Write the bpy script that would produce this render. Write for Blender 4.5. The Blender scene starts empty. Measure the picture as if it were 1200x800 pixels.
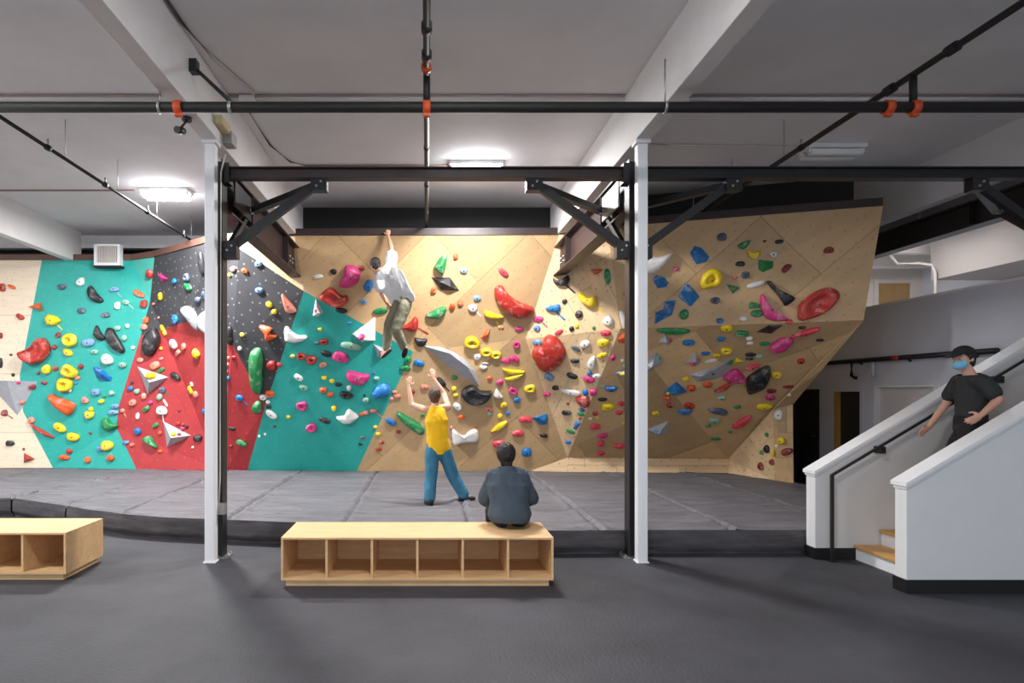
import bpy, bmesh, math, random
from mathutils import Vector, Matrix, noise, geometry
from mathutils.bvhtree import BVHTree

# ------------------------------------------------------------------ camera, world, exposure
H, F, VX, VY = 1.85, 720.0, 500.0, 460.0        # eye height, focal length in px, principal point
SC = bpy.context.scene
COL = SC.collection
cd = bpy.data.cameras.new('camera'); cam = bpy.data.objects.new('camera', cd); COL.objects.link(cam)
cam.location = (0, 0, H); cam.rotation_euler = (math.pi/2, 0, 0)
cd.sensor_width = 36; cd.lens = 36*F/1200; cd.shift_x = (600-VX)/1200; cd.shift_y = (VY-400)/1200
cd.clip_start = .05; cd.clip_end = 200
SC.camera = cam
wd = bpy.data.worlds.new('world'); SC.world = wd; wd.use_nodes = True
bg = wd.node_tree.nodes['Background']; bg.inputs[0].default_value = (.86, .92, 1.0, 1); bg.inputs[1].default_value = 1.3
SC.view_settings.view_transform = 'Standard'; SC.view_settings.look = 'None'
SC.view_settings.gamma = 1; SC.view_settings.use_curve_mapping = False
SC.view_settings.exposure = 0.38
POWER = 1.0

def W(px, py, D):
    """photo pixel at depth D -> point"""
    return Vector(((px-VX)*D/F, D, H-(py-VY)*D/F))
def onz(px, py, z):
    """photo pixel on the horizontal plane z"""
    return W(px, py, F*(H-z)/(py-VY))

# ------------------------------------------------------------------ materials
def lin(c):
    return tuple(((x/255)/12.92 if x/255 <= .04045 else ((x/255+.055)/1.055)**2.4) for x in c)
MATS = {}
def mat(name, rgb, rough=.6, var=0, vscale=6, bump=0, bscale=40, metal=0, emit=None, stretch=None, spec=.5, obrand=0, dots=None, world=False, coat=0, chalk=0, bdist=.02):
    """plain procedural material: base colour with noise variation and noise bump"""
    if name in MATS: return MATS[name]
    m = bpy.data.materials.new(name); m.use_nodes = True; nt = m.node_tree; N = nt.nodes; L = nt.links
    b = N['Principled BSDF']; c = lin(rgb)
    b.inputs['Base Color'].default_value = (*c, 1); b.inputs['Roughness'].default_value = rough; b.inputs['Metallic'].default_value = metal
    b.inputs['Specular IOR Level'].default_value = spec
    if coat: b.inputs['Coat Weight'].default_value = coat
    if emit:
        b.inputs['Emission Color'].default_value = (*lin(emit[0]), 1); b.inputs['Emission Strength'].default_value = emit[1]
    tc = N.new('ShaderNodeTexCoord'); mp = N.new('ShaderNodeMapping')
    if world:
        ge = N.new('ShaderNodeNewGeometry'); L.new(ge.outputs['Position'], mp.inputs[0])
    else:
        L.new(tc.outputs['Object'], mp.inputs[0])
    if stretch: mp.inputs['Scale'].default_value = stretch
    col = None
    if var:
        n = N.new('ShaderNodeTexNoise'); n.inputs['Scale'].default_value = vscale; n.inputs['Detail'].default_value = 5; n.inputs['Roughness'].default_value = .62
        L.new(mp.outputs[0], n.inputs['Vector'])
        mr = N.new('ShaderNodeMapRange'); mr.inputs['From Min'].default_value = .3; mr.inputs['From Max'].default_value = .7
        mr.inputs['To Min'].default_value = 1-var; mr.inputs['To Max'].default_value = 1+var
        L.new(n.outputs['Fac'], mr.inputs['Value'])
        mx = N.new('ShaderNodeVectorMath'); mx.operation = 'SCALE'; mx.inputs[0].default_value = c
        L.new(mr.outputs[0], mx.inputs['Scale']); col = mx.outputs[0]
    if obrand:
        oi = N.new('ShaderNodeObjectInfo'); mr = N.new('ShaderNodeMapRange')
        mr.inputs['To Min'].default_value = 1-obrand; mr.inputs['To Max'].default_value = 1+obrand*.6
        L.new(oi.outputs['Random'], mr.inputs['Value'])
        mx = N.new('ShaderNodeVectorMath'); mx.operation = 'SCALE'
        if col: L.new(col, mx.inputs[0])
        else: mx.inputs[0].default_value = c
        L.new(mr.outputs[0], mx.inputs['Scale']); col = mx.outputs[0]
    if dots:   # (rgb, scale, radius, threshold softness): the bolt holes of the panels
        vo = N.new('ShaderNodeTexVoronoi'); vo.voronoi_dimensions = '2D'; vo.inputs['Scale'].default_value = dots[1]; vo.inputs['Randomness'].default_value = .55
        L.new(tc.outputs['Object'], vo.inputs['Vector'])
        mr = N.new('ShaderNodeMapRange'); mr.inputs['From Min'].default_value = dots[2]; mr.inputs['From Max'].default_value = dots[2]*1.7
        mr.inputs['To Min'].default_value = dots[3]; mr.inputs['To Max'].default_value = 0
        L.new(vo.outputs['Distance'], mr.inputs['Value'])
        mi = N.new('ShaderNodeMix'); mi.data_type = 'RGBA'
        L.new(mr.outputs[0], mi.inputs['Factor'])
        if col: L.new(col, mi.inputs['A'])
        else: mi.inputs['A'].default_value = (*c, 1)
        mi.inputs['B'].default_value = (*lin(dots[0]), 1); col = mi.outputs['Result']
    if chalk:  # hand chalk rubbed into the surface in patches
        n = N.new('ShaderNodeTexNoise'); n.inputs['Scale'].default_value = 7; n.inputs['Detail'].default_value = 6; n.inputs['Roughness'].default_value = .7
        oi = N.new('ShaderNodeObjectInfo'); ad = N.new('ShaderNodeVectorMath'); ad.operation = 'ADD'; sc = N.new('ShaderNodeVectorMath'); sc.operation = 'SCALE'; sc.inputs[0].default_value = (37, 11, 23)
        L.new(oi.outputs['Random'], sc.inputs['Scale']); L.new(tc.outputs['Object'], ad.inputs[0]); L.new(sc.outputs[0], ad.inputs[1]); L.new(ad.outputs[0], n.inputs['Vector'])
        mr = N.new('ShaderNodeMapRange'); mr.inputs['From Min'].default_value = .53; mr.inputs['From Max'].default_value = .72; mr.inputs['To Max'].default_value = chalk
        L.new(n.outputs['Fac'], mr.inputs['Value']); mi = N.new('ShaderNodeMix'); mi.data_type = 'RGBA'; L.new(mr.outputs[0], mi.inputs['Factor'])
        if col: L.new(col, mi.inputs['A'])
        else: mi.inputs['A'].default_value = (*c, 1)
        mi.inputs['B'].default_value = (*lin((222, 214, 208)), 1); col = mi.outputs['Result']
    if col: L.new(col, b.inputs['Base Color'])
    if bump:
        n = N.new('ShaderNodeTexNoise'); n.inputs['Scale'].default_value = bscale; n.inputs['Detail'].default_value = 4
        L.new(mp.outputs[0], n.inputs['Vector'])
        bp = N.new('ShaderNodeBump'); bp.inputs['Strength'].default_value = bump; bp.inputs['Distance'].default_value = bdist
        L.new(n.outputs['Fac'], bp.inputs['Height']); L.new(bp.outputs[0], b.inputs['Normal'])
    MATS[name] = m
    return m

# ------------------------------------------------------------------ object helpers
def tag(o, label=None, cat=None, group=None, kind=None):
    if label: o['label'] = label
    if cat: o['category'] = cat
    if group: o['group'] = group
    if kind: o['kind'] = kind
    return o
def link(name, me, m=None, parent=None):
    o = bpy.data.objects.new(name, me); COL.objects.link(o)
    if m is not None:
        for q in (m if isinstance(m, (list, tuple)) else [m]): me.materials.append(q)
    if parent is not None: o.parent = parent; o.matrix_parent_inverse = Matrix.Translation(-parent.location)
    return o
def empty(name, loc=(0, 0, 0)):
    o = bpy.data.objects.new(name, None); COL.objects.link(o); o.location = loc; o.empty_display_size = .1
    return o
def pyd(name, vs, fs, m, parent=None, smooth=False):
    me = bpy.data.meshes.new(name); me.from_pydata([tuple(v) for v in vs], [], fs); me.update()
    if smooth:
        for p in me.polygons: p.use_smooth = True
    return link(name, me, m, parent)
def bmo(name, bm, m, parent=None, smooth=False):
    me = bpy.data.meshes.new(name); bmesh.ops.recalc_face_normals(bm, faces=bm.faces[:]); bm.to_mesh(me); bm.free()
    if smooth:
        for p in me.polygons: p.use_smooth = True
    return link(name, me, m, parent)
def bbox(bm, lo, hi, bev=0):
    r = bmesh.ops.create_cube(bm, size=1)
    lo, hi = Vector(lo), Vector(hi); c = (lo+hi)/2; d = hi-lo
    for v in r['verts']: v.co = Vector((v.co.x*d.x, v.co.y*d.y, v.co.z*d.z))+c
    if bev:
        es = list({e for v in r['verts'] for e in v.link_edges})
        bmesh.ops.bevel(bm, geom=es, offset=bev, segments=2, affect='EDGES', profile=.5)
def box(name, lo, hi, m, parent=None, bev=0):
    bm = bmesh.new(); bbox(bm, lo, hi, bev); return bmo(name, bm, m, parent)
def bcyl(bm, a, b, r1, r2=None, n=12, cap=True):
    a, b = Vector(a), Vector(b); d = b-a; r2 = r1 if r2 is None else r2
    q = d.to_track_quat('Z', 'Y').to_matrix().to_4x4()
    bmesh.ops.create_cone(bm, cap_ends=cap, segments=n, radius1=r1, radius2=r2, depth=d.length, matrix=Matrix.Translation((a+b)/2) @ q)
def cyl(name, a, b, r, m, parent=None, n=14, smooth=True, r2=None):
    bm = bmesh.new(); bcyl(bm, a, b, r, r2, n); o = bmo(name, bm, m, parent)
    if smooth:
        for p in o.data.polygons: p.use_smooth = len(p.vertices) == 4
    return o
def tube(name, pts, r, m, parent=None, n=8):
    """a bent pipe swept along points"""
    pts = [Vector(p) for p in pts]; bm = bmesh.new(); rings = []
    for i, p in enumerate(pts):
        d = ((pts[min(i+1, len(pts)-1)]-pts[max(i-1, 0)])).normalized()
        q = d.to_track_quat('Z', 'Y')
        rings.append([bm.verts.new(p+q @ Vector((r*math.cos(2*math.pi*k/n), r*math.sin(2*math.pi*k/n), 0))) for k in range(n)])
    for a, b in zip(rings, rings[1:]):
        best = min(range(n), key=lambda s: (a[0].co-b[s].co).length)
        for k in range(n): bm.faces.new((a[k], a[(k+1) % n], b[(k+1+best) % n], b[(k+best) % n]))
    bm.faces.new(rings[0]); bm.faces.new(rings[-1][::-1])
    return bmo(name, bm, m, parent, True)
def bar(name, a, b, w, h, m, parent=None, up=(0, 0, 1)):
    """rectangular member from a to b"""
    a, b = Vector(a), Vector(b); d = (b-a).normalized(); s = d.cross(Vector(up)).normalized(); t = s.cross(d)
    vs = [p+s*w/2*i+t*h/2*j for p in (a, b) for i, j in ((-1, -1), (1, -1), (1, 1), (-1, 1))]
    return pyd(name, vs, [(3, 2, 1, 0), (4, 5, 6, 7), (0, 1, 5, 4), (1, 2, 6, 5), (2, 3, 7, 6), (3, 0, 4, 7)], m, parent)
def ibeam_y(name, x, y0, y1, z0, z1, w, tf, tw, m, parent=None):
    """I section along Y as one mesh"""
    p = [(-w/2, z0), (w/2, z0), (w/2, z0+tf), (tw/2, z0+tf), (tw/2, z1-tf), (w/2, z1-tf), (w/2, z1), (-w/2, z1), (-w/2, z1-tf), (-tw/2, z1-tf), (-tw/2, z0+tf), (-w/2, z0+tf)]
    n = len(p); vs = [(x+a, y0, b) for a, b in p]+[(x+a, y1, b) for a, b in p]
    bm = bmesh.new(); v = [bm.verts.new(q) for q in vs]
    for i in range(n): bm.faces.new((v[i], v[(i+1) % n], v[n+(i+1) % n], v[n+i]))
    bm.faces.new(v[:n][::-1]); bm.faces.new(v[n:])
    return bmo(name, bm, m, parent)
def hcol(name, x, y, z0, z1, w, d, t, m, parent=None):
    """H section column, flanges facing +-X"""
    p = [(-w/2, -d/2), (-w/2+t, -d/2), (-w/2+t, -t/2), (w/2-t, -t/2), (w/2-t, -d/2), (w/2, -d/2), (w/2, d/2), (w/2-t, d/2), (w/2-t, t/2), (-w/2+t, t/2), (-w/2+t, d/2), (-w/2, d/2)]
    n = len(p); bm = bmesh.new(); v = [bm.verts.new((x+a, y+b, z)) for z in (z0, z1) for a, b in p]
    for i in range(n): bm.faces.new((v[i], v[(i+1) % n], v[n+(i+1) % n], v[n+i]))
    bm.faces.new(v[:n][::-1]); bm.faces.new(v[n:])
    return bmo(name, bm, m, parent)

# ------------------------------------------------------------------ colours
M_floor = mat('dark_rubber_floor', (60, 60, 66), .62, var=.3, vscale=1.1, bump=.3, bscale=45, spec=.35)
M_ceil = mat('painted_deck', (224, 224, 227), .85, var=.05, vscale=1.2, bump=.1, bscale=8)
M_beamw = mat('white_painted_timber', (222, 220, 220), .7, var=.04, vscale=3, bump=.1, bscale=25)
M_white = mat('white_wall_paint', (225, 226, 228), .7, var=.02, vscale=4, bump=.05, bscale=80)
M_whitetrim = mat('white_gloss_trim', (236, 237, 240), .4)
M_grey = mat('pale_grey_wall_paint', (202, 205, 216), .8, var=.03, vscale=2)
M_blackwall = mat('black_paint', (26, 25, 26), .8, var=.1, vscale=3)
M_steel = mat('black_steel', (30, 30, 32), .42, var=.12, vscale=12, bump=.05, bscale=60)
M_brown = mat('dark_brown_steel', (52, 38, 38), .45, var=.16, vscale=7, bump=.05)
M_trimwood = mat('brown_stained_edge_board', (98, 68, 58), .55, var=.2, vscale=14, stretch=(1, 6, 6))
M_galv = mat('galvanised_metal', (170, 170, 168), .38, metal=.7, var=.15, vscale=30)
M_pipeblk = mat('black_sprinkler_pipe', (27, 27, 28), .6, var=.1, vscale=20)
M_orange = mat('orange_coupling', (214, 84, 36), .5)
M_conduit = mat('white_conduit', (215, 208, 204), .55)
M_wire = mat('brown_wire', (150, 122, 114), .6)
M_darktrim = mat('black_rubber_base', (20, 20, 22), .5)
M_bolt = mat('bolt_socket', (40, 38, 38), .4, metal=.5)
M_tape = mat('white_tape', (232, 228, 218), .7)
# ================================================================== THE ROOM
CZ = 5.25
def struct(o): o['kind'] = 'structure'; return o
struct(box('floor', (-12, -7, -.2), (13, 16, 0), M_floor))
struct(box('ceiling', (-12, -7, CZ), (13, 16, CZ+.2), M_ceil))
struct(box('wall_back', (-12, 13.7, 0), (7.75, 13.9, CZ), M_blackwall))
struct(box('wall_left', (-12.2, -7, 0), (-12, 14, CZ), M_white))
struct(box('wall_right', (12.6, -7, 0), (12.8, 16, CZ), M_white))

# lower right side wall with its two door openings, its upper half is the parapet of the mezzanine
SX = 7.8
def holed(name, x0, x1, y0, y1, z0, z1, holes, m):
    """wall slab in the YZ plane with rectangular openings (ya, yb, za, zb), openings sorted by y"""
    bm = bmesh.new(); y = y0
    for ya, yb, za, zb in holes:
        bbox(bm, (x0, y, z0), (x1, ya, z1)); bbox(bm, (x0, ya, zb), (x1, yb, z1))
        if za > z0: bbox(bm, (x0, ya, z0), (x1, yb, za))
        y = yb
    bbox(bm, (x0, y, z0), (x1, y1, z1))
    return bmo(name, bm, m)
struct(holed('wall_side', SX, SX+.14, 7.02, 14, 0, 3.33, [(9.42, 10.70, .55, 1.97), (11.02, 11.75, 0, 1.9), (12.25, 13.02, 0, 1.88)], M_grey))
struct(box('trim_1', (SX-.02, 7.0, 3.33), (SX+.16, 14, 3.37), M_white))
M_door = mat('charcoal_door', (44, 43, 45), .5, var=.06)
M_jamb = mat('honey_wood', (196, 150, 72), .5, var=.15, vscale=9, stretch=(6, 6, .6))
for i, (ya, yb, zt) in enumerate(((11.02, 11.75, 1.9), (12.25, 13.02, 1.88))):
    d = struct(box('door_%d' % (i+1), (SX+.06, ya+.03, .01), (SX+.1, yb-.03, zt-.03), M_door))
    bm = bmesh.new(); bbox(bm, (SX-.012, ya-.05, 0), (SX+.06, ya+.03, zt+.04)); bbox(bm, (SX-.012, yb-.03, 0), (SX+.06, yb+.05, zt+.04)); bbox(bm, (SX-.012, ya+.03, zt-.03), (SX+.06, yb-.03, zt+.04))
    bmo('door_frame', bm, M_door if i else M_grey, d)
    cyl('door_handle', (SX+.02, ya+.12, .98), (SX+.02, ya+.24, .98), .012, M_galv, d)
    if i == 0: box('wooden_jamb', (SX-.03, yb-.1, 0), (SX+.05, yb-.03, zt-.03), M_jamb, d)
wp = struct(box('window_1', (SX+.06, 9.42, .55), (SX+.1, 10.70, 1.97), mat('frosted_panel', (206, 200, 202), .35, var=.03)))
bm = bmesh.new(); bbox(bm, (SX-.01, 9.42, 1.94), (SX+.06, 10.70, 1.97)); bbox(bm, (SX-.01, 9.42, .55), (SX+.06, 9.45, 1.94)); bbox(bm, (SX-.01, 10.67, .55), (SX+.06, 10.7, 1.94)); bbox(bm, (SX-.01, 9.42, .52), (SX+.06, 10.7, .55))
bmo('window_frame', bm, M_white, wp)
# mezzanine: slab, far wall with a door, bulkhead, cross beams
struct(box('floor_mezzanine', (SX+.14, 7.0, 2.3), (12.6, 15.6, 2.5), M_grey))
M_warm = mat('warm_white_paint', (226, 216, 206), .8, var=.03)
struct(box('wall_upper', (SX+.0, 15.6, 0), (12.6, 15.75, CZ), M_warm))
d3 = struct(box('door_3', (11.42, 15.55, 2.5), (12.22, 15.595, 4.62), mat('oak_door', (176, 140, 90), .5, var=.1, vscale=5, stretch=(6, 6, .7))))
bm = bmesh.new(); bbox(bm, (11.32, 15.52, 2.5), (11.42, 15.6, 4.72)); bbox(bm, (12.22, 15.52, 2.5), (12.32, 15.6, 4.72)); bbox(bm, (11.42, 15.52, 4.62), (12.22, 15.6, 4.72))
bmo('door_frame', bm, M_warm, d3)
cyl('door_handle', (12.08, 15.5, 3.5), (12.17, 15.5, 3.5), .015, M_galv, d3)
tag(box('mezzanine_bulkhead', (11.0, 7.0, 4.3), (12.58, 13.4, CZ), mat('taupe_paint', (152, 144, 138), .8)), 'taupe boxed bulkhead hanging under the ceiling above the mezzanine', 'bulkhead')
for i, y in enumerate((13.75, 14.9)):
    o = box('cross_beam', (SX+.1, y, 4.98-.08*i), (12.6, y+.2, CZ), M_warm)
    tag(o, ['white cross beam under the mezzanine ceiling beside the taupe bulkhead', 'white cross beam under the mezzanine ceiling close to the oak door'][i], 'beam')
pr = tube('conduit_pipe', [(10.93, 13.2, 2.5), (10.93, 13.2, 4.45), (10.9, 13.25, 4.6), (10.75, 13.4, 4.68), (10.5, 13.7, 4.72), (10.4, 13.8, 4.95)], .03, mat('taupe_conduit', (186, 178, 170), .6))
tag(pr, 'bent white conduit pipe dropping beside the bulkhead on the mezzanine', 'pipe')
pr = tag(empty('water_pipe', (12.4, 11, 3.75)), 'white water pipe with valves along the wall behind the parapet', 'pipe')
cyl('pipe_run', (12.45, 9.2, 3.85), (12.45, 12.2, 3.85), .06, M_conduit, pr)
for y in (10.1, 10.9): cyl('valve', (12.45, y, 3.72), (12.45, y, 3.98), .085, M_conduit, pr)
tag(cyl('upper_column', (12.3, 11.9, 2.5), (12.3, 11.9, 4.3), .05, M_conduit), 'slim white post standing on the mezzanine under the bulkhead', 'post')
for i, (x, y) in enumerate(((9.9, 14.9), (12.0, 9.6))):
    t = tag(empty('wall_bracket', (x, y, 4.25)), ['black triangular bracket between the climbing wall and the oak door', 'black triangular bracket beside the white water pipe'][i], 'bracket')
    for a, b in (((x-.5, y, 4.35), (x+.1, y, 4.33)), ((x+.1, y, 4.33), (x-.5, y, 4.12)), ((x-.5, y, 4.12), (x-.5, y, 4.35))):
        bar('bracket_arm', a, b, .03, .03, M_steel, t)
# handrail pipe on the side wall
t = tag(empty('wall_handrail', (SX, 9, 2.4)), 'long black pipe on brackets along the grey side wall', 'handrail')
cyl('rail', (SX-.09, 8.3, 2.42), (SX-.09, 12.5, 2.42), .04, M_steel, t)
for y in (8.7, 9.9, 11.0): cyl('bracket', (SX, y, 2.36), (SX-.09, y, 2.42), .018, M_steel, t)
for y in (8.75, 10.0): cyl('red_band', (SX-.09, y, 2.42), (SX-.09, y+.16, 2.42), .0415, mat('red_label', (176, 60, 56), .5), t)
tube('drop_bracket', [(SX-.09, 11.15, 2.4), (SX-.09, 11.15, 2.16), (SX-.03, 11.15, 2.12), (SX, 11.15, 2.12)], .03, M_steel, t)
cyl('drop_pipe', (SX-.06, 10.65, 2.12), (SX-.06, 10.65, 2.4), .025, M_grey, t)

# white timber ceiling beams running toward the climbing wall
BX = (-7.42, -2.36, 2.36, 7.42)
BL = ('wide white ceiling beam ending above the white and teal panels', 'white ceiling beam carried by the column with the outlet box',
      'white ceiling beam carried by the column between bench and stairs', 'white ceiling beam in front of the mezzanine')
for x, l in zip(BX, BL):
    bm = bmesh.new(); bbox(bm, (x-.09, -6.9, 4.6), (x+.09, 13.05 if abs(x) > 5 else 13.6, CZ), .008)
    tag(bmo('ceiling_beam', bm, M_beamw), l, 'beam', 'white ceiling beams')
tag(box('header_beam', (-12, 13.3, 4.98), (7.7, 13.5, CZ), M_beamw), 'white header beam under the ceiling along the dark back wall', 'beam')

# columns: white post in front of a black steel H column
CD, KD = 6.73, 6.94
for i, x in enumerate((-2.36, 2.35)):
    s = -1 if i == 0 else 1
    nm = ('beside the outlet box', 'between the long bench and the stairs', 'beyond the stairs')[i]
    t = tag(empty('white_post', (x, CD, 0)), 'square white post '+nm+', carrying a ceiling beam', 'column', 'white posts')
    box('shaft', (x-.056, CD-.056, 0), (x+.056, CD+.056, 4.56), M_whitetrim, t, .012)
    box('cap_plate', (x-.08, CD-.075, 4.56), (x+.08, CD+.075, 4.6), M_whitetrim, t)
    box('base_plate', (x-.066, CD-.066, 0), (x+.066, CD+.066, .012), M_whitetrim, t)
    kx = x+(.02 if i == 0 else -.03)
    t = tag(empty('steel_column', (kx, KD, 0)), 'black steel column behind the white post '+nm, 'column', 'black steel columns')
    hcol('shaft', kx, KD, .015, 4.46, .12, .16, .012, M_steel, t)
    box('base_plate', (kx-.12, KD-.1, 0), (kx+.12, KD+.1, .015), M_galv, t)
    for a in (-.1, .1):
        for b in (-.08, .08): cyl('anchor_bolt', (kx+a, KD+b, .015), (kx+a, KD+b, .04), .01, M_galv, t, 8)
t = tag(empty('steel_column', (7.35, KD, 2.8)), 'black steel column rising out of the stair wall beside the mat', 'column', 'black steel columns')
hcol('shaft', 7.35, KD, 2.75, 4.46, .12, .12, .012, M_steel, t)
# steel beam across the columns
def cbeam(name, x0, x1, y, z0, z1, w, t, m, parent=None):
    bm = bmesh.new(); bbox(bm, (x0, y-w/2, z0), (x1, y+w/2, z0+t)); bbox(bm, (x0, y-w/2, z1-t), (x1, y+w/2, z1)); bbox(bm, (x0, y-.006, z0+t), (x1, y+.006, z1-t))
    return bmo(name, bm, m, parent)
for i, (a, b) in enumerate(((-2.27, 2.26), (2.39, 7.29))):
    t = tag(empty('cross_girder', (a, KD, 4.25)), ['dark brown steel girder between the two white posts', 'dark steel girder running from the bench-side post past the stairs'][i], 'beam', 'steel girders')
    cbeam('girder', a, b, KD, 4.255, 4.385, .12, .012, M_brown if i == 0 else M_steel, t)
    for x in (a+.03, b-.03):
        box('end_plate', (x-.03, KD-.075, 4.20), (x+.03, KD+.075, 4.42), M_steel, t)
# I beams from the columns to the wall
for i, x in enumerate((-2.33, 2.33, 7.33)):
    t = tag(empty('depth_girder', (x, 7, 4)), 'brown steel I-beam from the '+('post with the outlet box', 'post beside the bench', 'stair-side column')[i]+' to the climbing wall', 'beam', 'steel girders')
    ibeam_y('girder', x, 7.05, 11.0 if i < 2 else 13.5, 3.9 if i < 2 else 4.06, 4.4, .2, .022, .014, M_brown if i < 2 else M_steel, t)
    for y in ((7.9, 9.9) if i < 2 else (8.2, 10.5)):
        for s in (-1, 1): box('stiffener', (x+s*.008, y-.006, 3.93 if i < 2 else 4.09), (x+s*.098, y+.006, 4.37), M_brown if i < 2 else M_steel, t)
    if i < 2:
        sx = x+(.11 if i == 0 else -.11)
        for y in (9.95, 10.12):
            for z in (3.99, 4.06): cyl('bolt', (sx-.02, y, z), (sx+.02, y, z), .016, M_galv, t, 8)
        box('gusset_plate', (x-.12 if i else x+.1, 7.1, 4.0), (x-.1 if i else x+.12, 7.75, 4.3), M_galv if i else M_steel, t)
# knee braces
def braces(x, s, zc, nm):
    t = tag(empty('knee_brace', (x, KD, 3.4)), 'black steel knee brace pair '+nm, 'brace', 'black knee braces')
    A = Vector((x+s*1.12, KD, 4.22)); B = Vector((x+s*.09, KD, 3.47))
    bar('brace', A, B, .09, .07, M_steel, t, (0, 1, 0))
    box('foot_bracket', (min(x+s*.05, x+s*.2), KD-.06, 3.36), (max(x+s*.05, x+s*.2), KD+.06, 3.55), M_steel, t)
    box('head_bracket', (A.x-.09, KD-.06, 4.12), (A.x+.09, KD+.06, 4.25), M_steel, t)
    for p in (A-Vector((0, .06, .03)), B-Vector((-s*.03, .06, 0))):
        for k in (-.025, .025): cyl('bolt', p+Vector((k, -.015, k)), p+Vector((k, .01, k)), .013, M_galv, t, 8)
    bar('horizontal_brace', A+Vector((-s*.05, .05, -.02)), (x+s*.1, 7.78, 4.14), .09, .07, M_steel, t)
    bar('rear_brace', (x+s*.08, 7.74, 4.1), (x+s*.06, 7.02, 3.5), .06, .05, M_steel, t, (1, 0, 0))
    cyl('pin', (x+s*.07, 7.74, 4.14), (x+s*.16, 7.74, 4.14), .045, M_galv, t)
braces(-2.33, 1, 0, 'between the girder and the column with the outlet box')
braces(2.33, -1, 0, 'on the bench side of the column between bench and stairs')
braces(2.33, 1, 0, 'on the stair side of the column between bench and stairs')
braces(7.33, -1, 0, 'above the stairs in front of the mezzanine')

# duct and conduits along the last beam
t = tag(empty('service_duct', (7.7, 8, 4.5)), 'dark service duct hung beside the last white ceiling beam', 'duct')
box('duct', (7.56, 6.0, 4.5), (7.8, 13.4, 4.66), mat('dark_duct', (112, 110, 110), .5), t)
for y in (7.6, 9.4, 11.2): box('hanger', (7.54, y, 4.47), (7.82, y+.03, 4.98), M_galv, t)
cyl('pipe', (7.5, 6, 4.45), (7.5, 13.4, 4.45), .03, M_conduit, t)

# sprinkler pipes
PY, PZ = 5.62, 4.46
t = tag(empty('sprinkler_main', (0, PY, PZ)), 'thick black sprinkler main crossing under the white ceiling beams', 'pipe', 'sprinkler pipes')
cyl('pipe', (-8.5, PY, PZ), (8.5, PY, PZ), .047, M_pipeblk, t, 18)
for x in (-2.27, 0.0, 4.22, 4.46):
    cyl('coupling', (x-.035, PY, PZ), (x+.035, PY, PZ), .062, M_orange, t, 16); box('coupling_lug', (x-.03, PY-.02, PZ-.085), (x+.03, PY+.02, PZ-.05), M_orange, t)
for x in (-2.44, 2.18):
    cyl('hanger_ring', (x-.012, PY, PZ), (x+.012, PY, PZ), .056, M_galv, t, 16); cyl('hanger_rod', (x, PY, PZ+.05), (x, PY, 4.9 if x > 0 else 4.6), .008, M_galv, t, 6)
BZ = 4.76
for x, nm in ((-4.5, 'over the teal panel side'), (0.0, 'above the middle of the bench'), (4.45, 'above the stair side')):
    t = tag(empty('sprinkler_branch', (x, PY, BZ)), 'thin black sprinkler branch pipe '+nm, 'pipe', 'sprinkler pipes')
    y0 = -6.8 if x > -4 else PY-.05
    cyl('pipe', (x, y0, BZ), (x, 12.6, BZ), .03 if x > -4 else .022, M_pipeblk, t)
    cyl('riser', (x, PY, PZ+.04), (x, PY, BZ), .032, M_pipeblk, t)
    for y in ((2.4, 4.9, 5.3) if x == 0 else (5.2, 5.9)):
        if x > -4: cyl('fitting', (x, y-.05, BZ), (x, y+.05, BZ), .045, M_pipeblk, t)
    if x == 0: cyl('coupling', (x, PY-.16, BZ), (x, PY-.1, BZ), .05, M_orange, t)
    for y in (7.3, 8.6, 9.9, 11.4):
        cyl('sprinkler_head', (x, y, BZ+.02), (x, y, BZ+.1), .014, M_galv, t, 8)
        cyl('hanger_rod', (x, y+.35, BZ+.02), (x, y+.35, CZ), .005, M_galv, t, 6); cyl('pipe_collar', (x, y-.03, BZ), (x, y+.03, BZ), .037, M_pipeblk, t, 10)
# conduits on the ceiling
t = tag(empty('ceiling_conduit', (0, 7.05, CZ)), 'white conduit with boxes clipped across the ceiling behind the sprinkler main', 'conduit')
for a, b in ((-11, -7.52), (-7.32, -2.46), (-2.26, 2.26), (2.46, 7.3)):
    cyl('conduit', (a, 7.05, CZ-.03), (b, 7.05, CZ-.03), .022, M_conduit, t); cyl('wire', (a, 6.985, CZ-.012), (b, 6.985, CZ-.012), .007, M_wire, t, 8)
for x in (-2.05, 2.9): box('junction_box', (x-.09, 6.98, CZ-.09), (x+.09, 7.12, CZ), M_conduit, t, .008)
tag(tube('ceiling_wire', [(-2.14, 7.0, CZ-.02), (-2.14, 8.4, CZ-.02), (-2.0, 9.0, CZ-.02), (-1.8, 9.15, CZ-.02), (.4, 9.15, CZ-.02)], .012, M_wire), 'brown wire along the ceiling to the lit central lamp', 'wire')
tag(tube('beam_conduit', [(-2.24, 3.0, CZ-.02), (-2.24, 5.6, CZ-.02), (-2.16, 6.2, CZ-.02), (-1.95, 6.95, CZ-.02)], .016, M_conduit), 'white conduit bending beside the ceiling beam of the column with the outlet box', 'conduit')
tag(tube('lamp_wire', [(2.9, 7.1, CZ-.02), (2.6, 7.9, CZ-.02), (2.75, 8.3, CZ-.02), (3.4, 8.4, CZ-.02), (5.1, 8.45, CZ-.02)], .01, M_conduit), 'pale wire looping across the ceiling to the unlit lamp', 'wire')
tag(cyl('lamp_cable', (-11, 10.3, CZ-.015), (-4.9, 10.3, CZ-.015), .012, M_wire), 'thin cable along the ceiling to the lit lamp over the teal panel', 'wire')
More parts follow.
